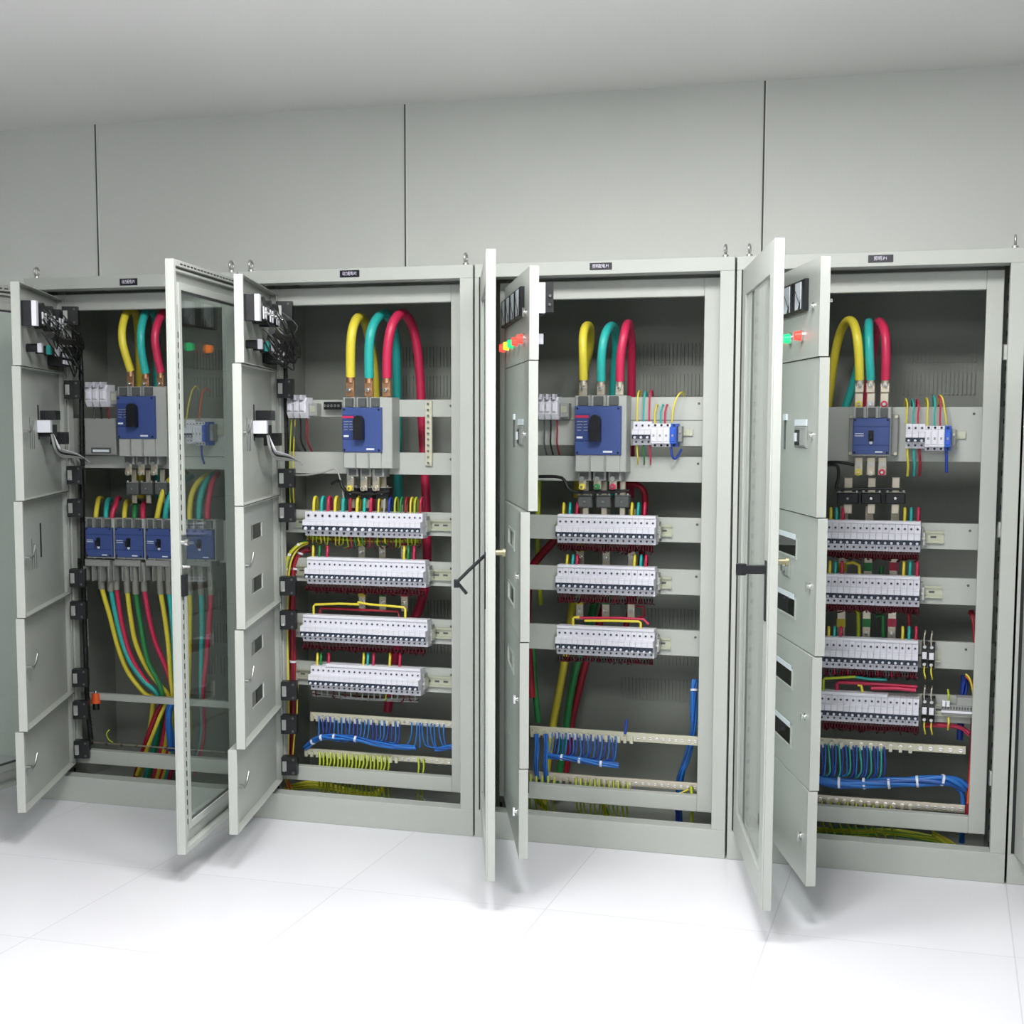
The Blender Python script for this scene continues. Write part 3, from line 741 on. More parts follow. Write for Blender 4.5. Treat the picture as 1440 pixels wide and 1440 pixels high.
# current transformers
def ct(k, x0, x1, y0, y1, i, m=BLACK, Y=.12):
    a = at(x0, y0, Y); c = at(x1, y1, Y); w, h = c.x-a.x, a.z-c.z
    t = thing('current_transformer', 'dark block transformer below the main breaker, %s of three, %s' % (['left', 'middle', 'right'][i], cabn(k)), 'transformer', (a.x, Y, c.z), 'current transformers under the main breakers')
    q = MB(); q.bbox(0, w, 0, .035, 0, h, m, .003); q.box(0, w, .004, .03, h, h+.002, GREYP); q.build('body', t)
    q = MB(); q.cyl((w*.5, 0, h*.5), (0, -.003, 0), .004, CHROME, 10)
    for x in (.1, .9): q.cyl((w*x, .004, h+.002), (0, 0, .006), .0045, STEEL, 8)
    q.build('screw', t)
    MB().bbox(w*.3, w*.7, .012, .018, h, h+.045, TIN, .002).build('through_bar', t); MB().bbox(w*.3, w*.7, .012, .018, -.03, 0, TIN, .002).build('through_bar', t)
for i, (x0, x1) in enumerate(((1177, 1207), (1211, 1239), (1245, 1273))): ct(3, x0, x1, 693, 709, i)
for i, (x0, x1) in enumerate(((812, 832), (838, 858), (864, 884))): ct(2, x0, x1, 697, 714, i, DGREY)
for i, (x0, x1) in enumerate(((484, 502), (506, 524), (528, 546))): ct(1, x0, x1, 686, 702, i, BLACK)
for i, (x0, x1) in enumerate(((177, 194), (197, 214), (217, 234))): ct(0, x0, x1, 679, 696, i, DGREY)

# vertical busbars feeding the rows
def vbus(k, xs, y0, y1, Y=.19):
    for i, x in enumerate(xs):
        a = at(x, y0, Y); c = at(x, y1, Y)
        t = thing('vertical_busbar', 'flat tinned busbar running down behind the breaker rows, %s of three, %s' % (['left', 'middle', 'right'][i], cabn(k)), 'busbar', (a.x, Y, c.z), 'vertical busbars behind the rows')
        q = MB(); q.bbox(-.012, .012, 0, .005, 0, a.z-c.z, TIN, .001); q.build('bar', t)
        for s in range(int((a.z-c.z)/.085)):
            q = MB(); z = .03+s*.085; q.cyl((0, 0, z), (0, -.009, 0), .0075, STEEL, 6); q.cyl((0, -.009, z), (0, -.006, 0), .004, CHROME, 8); q.box(-.013, .013, -.0015, 0, z+.02, z+.045, [YEL, GRN, RED][i]); q.build('bolt', t)
vbus(3, (1187, 1223, 1259), 712, 905); vbus(2, (816, 853, 889), 716, 872); vbus(1, (508, 537, 568), 710, 860)

# ------------------------------------------------------------------ small modules
def contactor(k, x0, x1, y0, y1, Y=.09):
    a = at(x0, y0, Y); c = at(x1, y1, Y); w, h = c.x-a.x, a.z-c.z
    t = thing('fuse_holder', 'white three-pole fuse holder left of the main breaker, %s' % cabn(k), 'fuse holder', (a.x, Y, c.z))
    q = MB(); q.prism([(0+.055, 0), (.012, 0), (0, h*.25), (0, h*.8), (.014, h), (.055, h)], 0, w, WHITE)
    for i in range(1, 3): q.box(w*i/3-.0006, w*i/3+.0006, -.0006, .05, .002, h-.002, GREYP)
    q.build('body', t)
    for i in range(3):
        x = w*(i+.5)/3; p = MB(); p.bbox(x-w*.10, x+w*.10, -.008, .01, h*.35, h*.72, WHITE, .002); p.box(x-.004, x+.004, -.012, .02, h*.88, h*1.12, WHITE2); p.build('fuse_cover', t)
    q = MB(); q.bbox(w+.002, w+.03, .02, .055, h*.1, h*.72, GREYP, .002); q.box(w+.006, w+.024, .0185, .02, h*.3, h*.6, ZINC); q.build('end_terminal', t)
    for i in range(3):
        xx = a.x+w*(i+.5)/3
        tag(MB().tube([(xx, Y+.03, c.z+.01), (xx+.002, Y+.03, c.z-.03), (xx, Y+.035, c.z-.075), (xx-.004, Y+.08, c.z-.11)], .0028, [DGREY, WBLK, DRED][i], n=6).build('wire'),
            'thin %s wire leaving the white fuse holder downwards, %s' % (['grey', 'black', 'dark red'][i], cabn(k)), 'wire', 'wires under the fuse holders')
contactor(0, 119, 150, 541, 572); contactor(1, 403, 430, 559, 588); contactor(2, 757, 784, 558, 590)
# relay of the leftmost cabinet and the terminal strip of the second
a = at(118, 589, .10); c = at(163, 640, .10); t = thing('control_relay', 'grey box relay with a pale display under the white fuse holder', 'relay', (a.x, .10, c.z)); w, h = c.x-a.x, a.z-c.z
MB().bbox(0, w, 0, .049, 0, h, GREYP, .003).build('body', t); MB().bbox(w*.22, w*.85, -.003, 0, h*.05, h*.2, DGREY, .001).box(w*.28, w*.8, -.0035, -.003, h*.08, h*.15, LABW).build('display', t)
def strip(name, label, x0, y0, x1, y1, n, Y, m=BRASS, horiz=True, cat='terminal bar', r=.0045):
    a = at(x0, y0, Y); c = at(x1, y1, Y); w, h = c.x-a.x, a.z-c.z
    t = thing(name, label, cat, (a.x, Y, c.z)); q = MB(); q.bbox(0, w, 0, .010, 0, h, m, .001)
    q.build('bar', t)
    for i in range(n):
        s = MB()
        if horiz: x, z = w*(i+.5)/n, h*.5
        else: x, z = w*.5, h*(i+.5)/n
        s.cyl((x, 0, z), (0, -.0045, 0), r, CHROME, 10); s.box(x-r*.8, x+r*.8, -.0052, -.0044, z-.0006, z+.0006, BLACK)
        if horiz and name == 'terminal_bar' and i < n*.62: s.box(x-.0048, x+.0048, -.0095, -.001, z-h*.5-.005, z+.002, m)
        s.build('screw', t)
    return t, a, w, h
strip('terminal_strip', 'narrow upright terminal strip across two rails at right of the second cabinet', 597.5, 564, 607.5, 655, 11, .14, BRASS, False)

# surge protection groups: three white breakers, three white cartridges, one blue module
def spd(k, x0, x1, y0, y1, cols, off=0):
    Y = .078; a = at(x0, y0, Y); c = at(x1, y1, Y); h = a.z-c.z-.006; n = 7; w = (c.x-a.x)/n
    for i in range(3):
        breaker(round(w, 4), round(h, 4), (a.x+i*w, .146, c.z), 'white breaker with dark window, %s of three left of the surge arresters, %s' % (['left', 'middle', 'right'][i], cabn(k)), 'breakers beside the surge arresters')
    for i in range(3, 7):
        m = SPDBLUE if i == 6 else WHITE; lab = 'blue surge arrester module at the right end of its group, %s' % cabn(k) if i == 6 else 'white surge arrester cartridge, %s of three, %s' % (['left', 'middle', 'right'][i-3], cabn(k))
        t = thing('surge_arrester', lab, 'surge arrester', (a.x+i*w, .146, c.z-.006), 'surge arresters beside the main breakers')
        q = MB(); q.prism([(0, 0), (-.044, 0), (-.044, h*.14), (-.066, h*.16), (-.066, h*.84), (-.044, h*.88), (-.044, h), (0, h)], .0004, w-.0004, m)
        for z in (.07, .93): q.cyl((w/2, -.044, h*z), (0, -.001, 0), w*.2, BLACK, 10)
        q.build('body', t)
        p = MB(); p.bbox(w*.15, w*.85, -.069, -.066, h*.24, h*.76, m, .001); p.box(w*.35, w*.65, -.0698, -.069, h*.44, h*.54, GREYP); p.build('cartridge', t)
    q = MB(); q.box(a.x+7*w+.001, a.x+7*w+.012, .112, .146, c.z+.01, a.z-.02, GREYP)
    q.cyl((a.x+7*w+.007, .112, c.z+.04), (0, -.004, 0), .004, STEEL, 8)
    q.box(a.x+7*w+.012, a.x+7*w+.04, .143, .148, c.z+.028, c.z+.048, ZINC)
    tag(q.build('end_stop'), 'grey clamp and rail stub right of the blue surge module, %s' % cabn(k), 'end clamp')
    return a.x, w, c.z, a.z
sp2 = spd(2, 888.5, 950, 590, 626, None); sp3 = spd(3, 1274, 1337, 593, 631, None); sp0 = spd(0, 257, 288, 588, 624, None)
for me, l in list(_bm.values())[-3:]: fix(me); fix(l)
WG = 'thin wires at the surge arresters'
def thin(k, cname, m, pts, where, r=.0026, group=WG):
    return tag(MB().tube(P3(pts), r, m, n=7).build('wire'), 'thin %s wire %s, %s' % (cname, where, cabn(k)), 'wire', group)
def loopw(k, x, top, m, nm, where, bend=5, Y=.115, y0=592):
    thin(k, nm, m, [(x, y0+4, Y), (x, y0-12, Y-.002), (x+1, top+8, Y), (x+bend*.6, top, Y+.02), (x+bend, top+6, Y+.06), (x+bend, y0, Y+.10)], where)
for x, top, m, nm, s in ((896, 550, YEL, 'yellow', 'first loop'), (905, 551, CYAN, 'teal', 'first loop'), (913, 549, RED, 'red', 'first loop'), (921, 569, YEL, 'yellow', 'second loop'), (929, 569, CYAN, 'teal', 'second loop'), (935, 569, RED, 'red', 'second loop')):
    loopw(2, x, top, m, nm, s+' rising from the breakers by the surge arresters')
thin(2, 'pale yellow', YEL, [(945, 594, .115), (947, 575, .11), (952, 559, .115), (958, 552, .13), (962, 556, .17), (962, 590, .22)], 'arching from the blue surge module')
for x, m, nm in ((896, YEL, 'yellow'), (905, GRN, 'green'), (914, RED, 'red')): thin(2, nm, m, [(x, 622, .115), (x, 635, .11), (x+1, 648, .125), (x, 660, .2)], 'hanging below the small breakers near the surge arresters')
for x, m, nm in ((944, WBLUED, 'blue'),): thin(2, nm, m, [(x, 622, .11), (x+1, 640, .105), (x+6, 645, .12), (x+14, 632, .145)], 'curling under the blue surge module', r=.0035)
for x, top, m, nm, s in ((1275, 561, YEL, 'yellow', 'first loop'), (1284, 562, CYAN, 'teal', 'first loop'), (1291, 562, RED, 'red', 'first loop'), (1304, 560, YEL, 'yellow', 'second loop'), (1314, 557, CYAN, 'teal', 'second loop'), (1322, 557, RED, 'red', 'second loop')):
    loopw(3, x, top, m, nm, s+' rising from the breakers by the surge arresters', bend=-2, y0=596)
thin(3, 'pale orange', YEL, [(1331, 597, .115), (1329, 580, .11), (1326, 562, .115), (1322, 556, .13), (1320, 562, .17), (1320, 590, .22)], 'arching from the blue surge module')
for x, m, nm in ((1276, YEL, 'yellow'), (1285, CYAN, 'teal'), (1293, DRED, 'dark red')): thin(3, nm, m, [(x, 628, .115), (x, 640, .11), (x+1, 655, .12), (x, 669, .14)], 'hanging below the small breakers near the surge arresters', r=.0038)
thin(3, 'blue', WBLUED, [(1331, 628, .11), (1331, 645, .11), (1331, 664, .13)], 'hanging under the blue surge module', r=.0045)
thin(0, 'yellow', YEL, [(262, 590, .115), (265, 570, .11), (270, 550, .115), (276, 543, .13), (280, 548, .18)], 'arching from the small breakers seen through glass')
thin(0, 'orange', ORANGE, [(280, 590, .115), (282, 570, .11), (285, 552, .115), (291, 546, .13), (296, 552, .18)], 'arching from the surge modules seen through glass')
thin(0, 'blue', WBLUED, [(283, 622, .11), (284, 640, .11), (287, 652, .13)], 'hanging under the surge modules seen through glass', r=.0035)

# ------------------------------------------------------------------ wires above and between rows
RW = 'short wire loops above the breaker rows'
def hop(k, x, ytop, ybase, m, nm, i, row, r=.0042, bend=5, cnt=None):
    rn = (RN if k != 2 else ['top', 'middle', 'bottom', 'bottom'])[row]
    p = P3([(x, ybase+6, .12), (x, ybase-2, .118), (x+.5, ytop+6, .118), (x+bend*.5, ytop, .135), (x+bend, ytop+5, .165), (x+bend, ybase+8, .2)])
    return tag(MB().tube(p, r, m, n=8).build('wire_loop'), '%s wire loop, %s from the left above the %s row, %s' % (nm, ordn(i), rn, cabn(k)), 'wire', RW)
seq = [(441, YEL, 'yellow'), (452, CYAN, 'teal'), (461, RED, 'red'), (471, YEL, 'yellow'), (482, CYAN, 'teal'), (492, DRED, 'dark red'), (502, YEL, 'yellow'), (512, CYAN, 'teal'), (521, RED, 'red'), (532, YEL, 'yellow'), (540, WGREY, 'grey'), (547, WBLUED, 'purple'), (555, YG, 'yellow-green'), (563, GRN, 'green'), (570, DRED, 'dark red'), (577, YEL, 'pale yellow'), (583, YG, 'yellow-green'), (591, RED, 'red')]
for i, (x, m, nm) in enumerate(seq): hop(1, x, 699+(x > 530)*1, 722, m, nm, i, 0, r=.0052 if x < 530 else .0034)
for r_, y, xs in ((1, 783, ((440, YEL, 'yellow'), (449, GRN, 'green'), (460, RED, 'red'), (568, YEL, 'yellow'), (574, GRN, 'green'), (582, RED, 'red'))), (3, 934, ((446, YEL, 'yellow'), (451, GRN, 'green'), (462, RED, 'red'), (511, YEL, 'yellow'), (517, CYAN, 'teal'), (525, RED, 'red'), (548, YEL, 'yellow'), (562, RED, 'red')))):
    for i, (x, m, nm) in enumerate(xs): hop(1, x, y-15, y, m, nm, i, r_, bend=1)
for r_, y in ((0, 722), (1, 795)):
    for i, (x, m, nm) in enumerate(((792 if r_ == 0 else 797, YEL, 'yellow'), (801+4*r_, CYAN, 'teal'), (811, RED, 'red'), (888+4*r_, YEL, 'yellow'), (897+4*r_, CYAN, 'teal'), (906+2*r_, RED, 'red'))): hop(2, x, y-14, y, m, nm, i, r_, bend=2)
for r_, y in ((0, 733), (1, 808), (2, 900)):
    for i, (x, m, nm) in enumerate(((1168, YEL, 'yellow'), (1176, CYAN, 'teal'), (1185, RED, 'red'), (1272, YEL, 'yellow'), (1281, CYAN, 'teal'), (1291, RED, 'red'))): hop(3, x-r_*1.5, y-18, y, m, nm, i, r_, bend=1)
def jumper(k, pts, m, nm, where, r=.004):
    return tag(MB().tube(P3(pts), r, m, n=8, smooth=0).build('jumper_wire'), '%s jumper wire bent square %s, %s' % (nm, where, cabn(k)), 'wire', 'square jumper wires above the rows')
jumper(1, [(441, 868, .118), (441, 853, .118), (443, 850, .118), (478, 849, .12), (505, 850, .12)], YEL, 'left yellow', 'above the third breaker row')
jumper(1, [(503, 847, .125), (520, 850, .125), (545, 852, .12), (568, 854, .118), (570, 857, .118), (570, 870, .118)], YEL, 'right yellow', 'above the third breaker row')
jumper(1, [(450, 868, .135), (450, 857, .135), (452, 855, .135), (560, 860, .135), (562, 872, .135)], DRED, 'dark red', 'behind the yellow ones')
jumper(2, [(806, 880, .118), (806, 870, .118), (808, 868, .118), (815, 868, .12)], YEL, 'short yellow', 'at the left above the bottom row')
jumper(2, [(822, 873, .118), (860, 873, .118), (898, 874, .118), (901, 876, .118), (901, 885, .118)], YEL, 'long yellow', 'above the bottom row')
jumper(2, [(815, 869, .13), (870, 869, .13), (905, 871, .13), (912, 878, .13)], RED, 'red', 'above the bottom row')
jumper(2, [(895, 853, .17), (905, 853, .17), (906, 867, .17), (897, 868, .17)], DRED, 'small dark red', 'between the middle and bottom rows')
jumper(3, [(1158, 974, .118), (1158, 956, .118), (1160, 954, .118), (1180, 953, .12), (1203, 951.5, .12)], YG, 'yellow', 'above the bottom row')
jumper(3, [(1203, 952, .125), (1225, 955, .125), (1247, 956, .13)], CYAN, 'teal', 'above the bottom row')
jumper(3, [(1177, 972, .13), (1177, 962, .13), (1180, 959, .13), (1230, 962, .13), (1290, 966, .13)], RED, 'long red', 'above the bottom row', .0055)
jumper(3, [(1225, 968, .12), (1260, 968, .12), (1288, 971, .12)], RED, 'short red', 'close above the bottom row', .0055)
jumper(3, [(1206, 964, .115), (1211, 964, .115), (1213, 973, .115)], YEL, 'tiny yellow', 'close above the bottom row')
jumper(3, [(1190, 792, .16), (1200, 791, .16), (1208, 795, .16), (1209, 812, .16)], YEL, 'yellow', 'above the second row', .005)
jumper(3, [(1240, 797, .19), (1238, 810, .19)], GRN, 'green', 'above the second row', .006)
jumper(3, [(1200, 858, .19), (1207, 862, .19), (1207, 895, .19)], YG, 'yellow', 'above the third row', .006)
jumper(3, [(1232, 866, .19), (1242, 866, .19), (1242, 896, .19)], GRN, 'dark green', 'above the third row', .006)
jumper(3, [(1268, 858, .18), (1278, 858, .18), (1278, 890, .18)], DRED, 'dark red', 'above the third row', .006)
# dense mass of dark red wires running along under each row
def mass(k, x0, x1, y, y2, name, seed, drop=10, cols=None, Y=.15, n=34):
    random.seed(seed); q = MB(); cols = cols or [MAROON, MAROON, MAROON, MAROON, DRED]; cols = [MAROON if c is DRED else c for c in cols]
    for i in range(n):
        xx = x0+(x1-x0)*(i+.5)/n; yy = y+(y2-y)*(i+.5)/n; m = random.choice(cols)
        d = random.uniform(.5, 1)*drop
        q.tube(P3([(xx, yy-6, .125), (xx, yy+3, .122), (xx+random.uniform(-2, 2), yy+d, .14), (xx+random.uniform(-6, 6), yy+d+2, .19)]), .0024, m, n=5, smooth=3)
    for i in range(7):
        o = random.uniform(-3, 3); q.tube(P3([(x0, y+4+o, Y+.01+i*.006), ((x0+x1)/2, (y+y2)/2+5+random.uniform(-2, 2), Y+.01+i*.006), (x1, y2+4+o, Y+.01+i*.006)]), .004, random.choice(cols), n=6)
    o = q.build('wire_mass'); o['kind'] = 'stuff'; tag(o, name, 'wires'); return o
mass(1, 432, 592, 753, 758, 'tangle of small coloured wires just under the top breaker row, second cabinet', 1, 14, [YG, DRED, GRN, YEL, DRED, RED, YG], n=30)
mass(1, 430, 597, 823, 830, 'dense dark red wires along the underside of the second row, second cabinet', 2, 8)
mass(1, 425, 598, 905, 913, 'dense dark red wires along the underside of the third row, second cabinet', 3, 8)
mass(1, 440, 588, 972, 981, 'thin pale wire ends under the bottom breaker row, second cabinet', 4, 7, [WGREY, DRED, WGREY, YG], n=18)
mass(2, 785, 918, 765, 768, 'dark red wires under the top breaker row, third cabinet', 5, 10)
mass(2, 785, 918, 839, 842, 'short dark wires under the middle breaker row, third cabinet', 6, 7, [DRED, DGREY, DRED])
mass(2, 785, 918, 922, 927, 'short dark wires under the bottom breaker row, third cabinet', 7, 7, [DRED, DGREY, DGREY])
mass(3, 1163, 1292, 775, 780, 'dark red wires under the top breaker row, fourth cabinet', 8, 9)
mass(3, 1163, 1292, 850, 855, 'dark red wires under the second breaker row, fourth cabinet', 9, 9)
mass(3, 1160, 1290, 941, 946, 'dark red wires under the third breaker row, fourth cabinet', 10, 10, [DRED, DRED, RED, DGREY])
mass(3, 1156, 1292, 1016, 1023, 'dark red wires under the bottom breaker row, fourth cabinet', 11, 9)

def run(name, label, pts, r, m, group=None, cat='cable', ties=0, n=10):
    return cable(name, label, cat, pts, r, m, group, n=n, ties=ties)
# second cabinet: bundles down the left side
run('wire_bundle', 'yellow-green wire bundle curving down the left side of the second cabinet', [(432, 762, .15), (420, 766, .13), (407, 780, .12), (402, 800, .12), (401, 850, .12), (402, 920, .12), (403, 990, .12), (402, 1040, .12), (401, 1072, .12)], .006, YG, cat='wires', ties=5)
run('wire', 'yellow wire hugging the bundle at the left of the second cabinet', [(434, 764, .155), (421, 770, .14), (411, 785, .125), (406, 810, .125), (404, 870, .115), (405, 940, .115), (406, 1000, .115), (405, 1070, .115)], .0032, YEL, cat='wire')
run('wire_bundle', 'dark red wire bundle beside the yellow-green one, second cabinet', [(436, 772, .17), (422, 778, .16), (414, 800, .15), (411, 860, .135), (412, 930, .135), (411, 990, .135), (410, 1030, .135), (409, 1074, .135)], .011, DRED, cat='wires', ties=4)
run('wire', 'single yellow wire hanging between rows and terminals, second cabinet', [(419, 962, .13), (418, 985, .12), (417, 1015, .12), (414, 1035, .12), (411, 1072, .12)], .0026, YEL, cat='wire')
# third cabinet: deep cables behind and below the bottom row
run('feeder_cable', 'dull yellow cable slanting down behind the bottom row, third cabinet', [(806, 840, .33), (800, 890, .33), (794, 930, .33), (786, 975, .34), (778, 1018, .35), (768, 1090, .37), (762, 1140, .38)], .0125, YEL, 'deep cables of the third cabinet')
run('feeder_cable', 'green cable slanting down behind the bottom row, third cabinet', [(838, 840, .33), (826, 890, .33), (813, 930, .33), (802, 980, .34), (796, 1025, .35), (785, 1100, .37)], .0125, GRN, 'deep cables of the third cabinet')
run('feeder_cable', 'dark red cable slanting down behind the bottom row, third cabinet', [(856, 830, .35), (842, 880, .35), (825, 928, .35), (812, 980, .36), (804, 1015, .37), (795, 1090, .38)], .0125, DRED, 'deep cables of the third cabinet')
run('feeder_cable', 'green cable close to the inner doors, low in the third cabinet', [(745, 890, .30), (750, 930, .30), (753, 975, .30), (757, 1015, .31)], .010, GRN, 'deep cables of the third cabinet')
run('feeder_cable', 'dark red cable near the top row, left in the third cabinet', [(790, 745, .24), (775, 765, .24), (757, 785, .25), (745, 810, .26), (742, 880, .27), (748, 980, .28)], .013, DRED, 'deep cables of the third cabinet')
run('feeder_cable', 'dark red cable bent like a hook right of the transformers, third cabinet', [(862, 684, .22), (880, 681, .22), (893, 681, .22), (903, 687, .22), (907, 700, .23), (906, 730, .26), (900, 800, .3), (880, 880, .33)], .010, DRED, 'deep cables of the third cabinet')
run('feeder_cable', 'yellow cable visible beside the doors above the top row, third cabinet', [(758, 670, .22), (757, 700, .22), (756, 760, .24), (760, 850, .3)], .008, YG)
run('wire_bundle', 'bright blue tapered wire bundle at the right of the third cabinet', [(977, 956, .21), (976, 970, .20), (976, 1000, .19), (974, 1032, .19), (966, 1065, .20), (957, 1095, .21), (955, 1130, .22), (955, 1165, .23)], .0115, WBLUE, cat='wires', ties=1)
# fourth: black control cable round the transformers, bundles at the right edge
run('control_cable', 'black control cable bent square left of the transformers, fourth cabinet', [(1160, 654, .12), (1177, 655, .11), (1179, 672, .11), (1176, 685, .11), (1182, 688, .11), (1230, 687, .11), (1268, 688, .11)], .0045, WBLK, n=8)
run('control_cable', 'black control cable running to the fourth main breaker', [(1162, 650, .12), (1180, 650, .11), (1202, 654, .11)], .0045, WBLK, n=8)
run('wire_bundle', 'dark red wire bundle down the right edge, fourth cabinet', [(1365, 860, .2), (1372, 880, .17), (1372, 950, .16), (1369, 1010, .15), (1366, 1080, .14), (1362, 1146, .14)], .009, DRED, cat='wires')
run('wire', 'orange-brown wire down the right edge, fourth cabinet', [(1358, 950, .14), (1368, 965, .13), (1371, 1000, .13), (1365, 1080, .125), (1361, 1130, .125)], .0035, ORANGE, cat='wire')
run('wire', 'pale yellow wire arching over the terminal block, fourth cabinet', [(1358, 948, .135), (1364, 955, .13), (1368, 972, .13), (1369, 985, .14)], .0028, YEL, cat='wire')
run('wire_bundle', 'short blue bundle behind the terminal block, fourth cabinet', [(1357, 950, .2), (1355, 970, .2), (1352, 1000, .2), (1350, 1040, .2)], .011, WBLUED, cat='wires')
run('wire_bundle', 'red bundle running sideways under the terminal block, fourth cabinet', [(1300, 1020, .16), (1325, 1020, .16), (1350, 1023, .16), (1364, 1032, .15)], .008, RED, cat='wires')
# second and third: control wiring near the transformers
for k, l in ((1, [(466, 680, .13), (478, 676, .12), (486, 690, .11), (520, 694, .11), (548, 690, .11)]), (2, [(758, 670, .13), (790, 672, .12), (803, 690, .11), (840, 692, .11), (885, 690, .11)])):
    run('control_cable', 'black control cable looping along the transformers, %s' % cabn(k), l, .005, WBLK, n=8)
run('control_cable', 'pale control cable drooping left of the transformers, second cabinet', [(408, 668, .13), (430, 668, .12), (455, 664, .12), (472, 660, .12), (480, 680, .12), (483, 700, .12)], .003, WGREY, n=6)

# ------------------------------------------------------------------ terminal bars with hanging wires
def hang(k, nm, m, l, i, where, r=.0026, group=None):
    jr = random.Random(i*7+k*131+len(where)); l = [(x+jr.uniform(-1.6, 1.6)*(q > 1), y+jr.uniform(-2.5, 2.5)*(q > 1), Y+jr.uniform(-.006, .004)*(q > 0)) for q, (x, y, Y) in enumerate(l)]
    return tag(MB().tube(P3(l), r, m, n=6, smooth=4).build('wire'), '%s wire, %s from the left %s, %s' % (nm, ordn(i), where, cabn(k)), 'wire', group)
def ybar(y0, y1, x0, x1): return lambda x: y0+(y1-y0)*(x-x0)/(x1-x0)
YT = .14
# bars drawn straight in the world: take z from the middle of each
strip('terminal_bar', 'upper pale terminal bar with blue wires, second cabinet', 436, 1001.5, 636, 1024, 26, YT)
strip('terminal_bar', 'lower pale terminal bar with yellow-green wires, second cabinet', 428, 1052, 636, 1076, 26, YT)
f1 = ybar(1010, 1024, 440, 634); f2 = ybar(1061, 1073, 440, 634)
n = 0
for i in range(22):
    x = 448+i*5.4; y = f1(x); d = 16+6*math.sin(i*.5); hang(1, 'blue', random.choice([WBLUE, WBLUED]), [(x, y-4, YT-.006), (x+.5, y+8, YT-.012), (x-1, 1036+ (x-448)*.05, YT-.012), (x-9, 1040+(x-448)*.06, YT-.006)], n, 'under the upper terminal bar', group='blue wires of the second cabinet'); n += 1
for x, e in ((579, -10), (586, -8), (590, 0), (594, 7), (601, 9), (606, 9), (611, 9), (618, 10), (624, 10)):
    y = f1(x); hang(1, 'blue', WBLUE, [(x, y-4, YT-.006), (x, y+10, YT-.012), (x+e*.4, 1047+(x-579)*.06, YT-.012), (x+e*1.3, 1051+(x-579)*.05, YT-.008)], n, 'under the upper terminal bar', group='blue wires of the second cabinet'); n += 1
run('wire_bundle', 'thick sky-blue wire bundle between the two terminal bars, second cabinet', [(430, 1052, .14), (440, 1043, .13), (452, 1037, .12), (470, 1036, .12), (500, 1039, .12), (525, 1045, .12), (548, 1049, .12), (570, 1051, .125), (585, 1052, .13)], .0095, WBLUE, cat='wires', ties=4)
run('wire_bundle', 'short sky-blue bundle leaving to the right edge, second cabinet', [(612, 1054, .13), (622, 1053, .125), (632, 1050, .125), (640, 1050, .13)], .008, WBLUE, cat='wires')
for i in range(20):
    x = 449+i*5.1; y = f2(x); hang(1, 'yellow-green', YG, [(x, y-4, YT-.006), (x+1, y+8, YT-.012), (x-1, y+24, YT-.010), (x, y+60, YT+.02)], i, 'under the lower terminal bar', .0034, 'yellow-green wires of the second cabinet')
for i, x in enumerate((588, 595)):
    y = f2(x); hang(1, 'yellow-green', YG, [(x, y-4, YT-.006), (x+1, y+8, YT-.012), (x-1, y+24, YT-.010), (x, y+60, YT+.02)], 20+i, 'under the lower terminal bar', .0034, 'yellow-green wires of the second cabinet')
# third
strip('terminal_bar', 'upper terminal bar with blue wires at its left end, third cabinet', 745, 1021, 983, 1049, 27, YT)
strip('terminal_bar', 'lower terminal bar with yellow-green wires, third cabinet', 742, 1084, 981, 1113, 27, YT, TIN)
f3 = ybar(1031, 1047, 745, 980); f4 = ybar(1093, 1112, 745, 980)
for i in range(19):
    x = 776+i*5; y = f3(x); hang(2, 'blue', [WBLUE, WBLUED][i % 2], [(x, y-4, YT-.006), (x+.5, y+9, YT-.012), (x-1, y+26, YT-.012), (x-7, y+31, YT-.006)], i, 'under the upper terminal bar', group='blue wires of the third cabinet')
run('wire_bundle', 'sky-blue wire bundle lying sideways under the upper terminal bar, third cabinet', [(770, 1063, .125), (790, 1065, .12), (815, 1069, .12), (845, 1074, .12), (870, 1076, .125)], .0095, WBLUE, cat='wires', ties=3)
for i, x in enumerate((754, 767)): run('wire_bundle', 'upright sky-blue wire bundle beside the inner doors, %s of two, third cabinet' % ['left', 'right'][i], [(x, 1032, .13), (x+1, 1050, .12), (x, 1075, .12), (x+2, 1100, .15)], .0075, WBLUE, cat='wires')
for i in range(17):
    x = 746+i*8.2 if i < 5 else 810+(i-5)*6.6; y = f4(x); hang(2, 'yellow-green', YG, [(x, y-4, YT-.006), (x, y+8, YT-.012), (x-1, y+24, YT-.008), (x+2, y+60, YT+.03)], i, 'under the lower terminal bar', .0032, 'yellow-green wires of the third cabinet')
run('wire', 'pale yellow wire along the right of the lower terminal bar, third cabinet', [(938, 1117, .13), (955, 1116, .125), (968, 1110, .13)], .0028, YEL, cat='wire')
run('wire', 'stout yellow-green wire at the right end of the lower bar, third cabinet', [(972, 1106, .13), (973, 1125, .125), (973, 1150, .14), (973, 1175, .16)], .005, YG, cat='wire')
run('wire_tag', 'small violet tag standing on the upper terminal bar, third cabinet', [(881, 1012, .13), (880, 1022, .128), (879, 1032, .13)], .004, WBLUED, cat='tag')
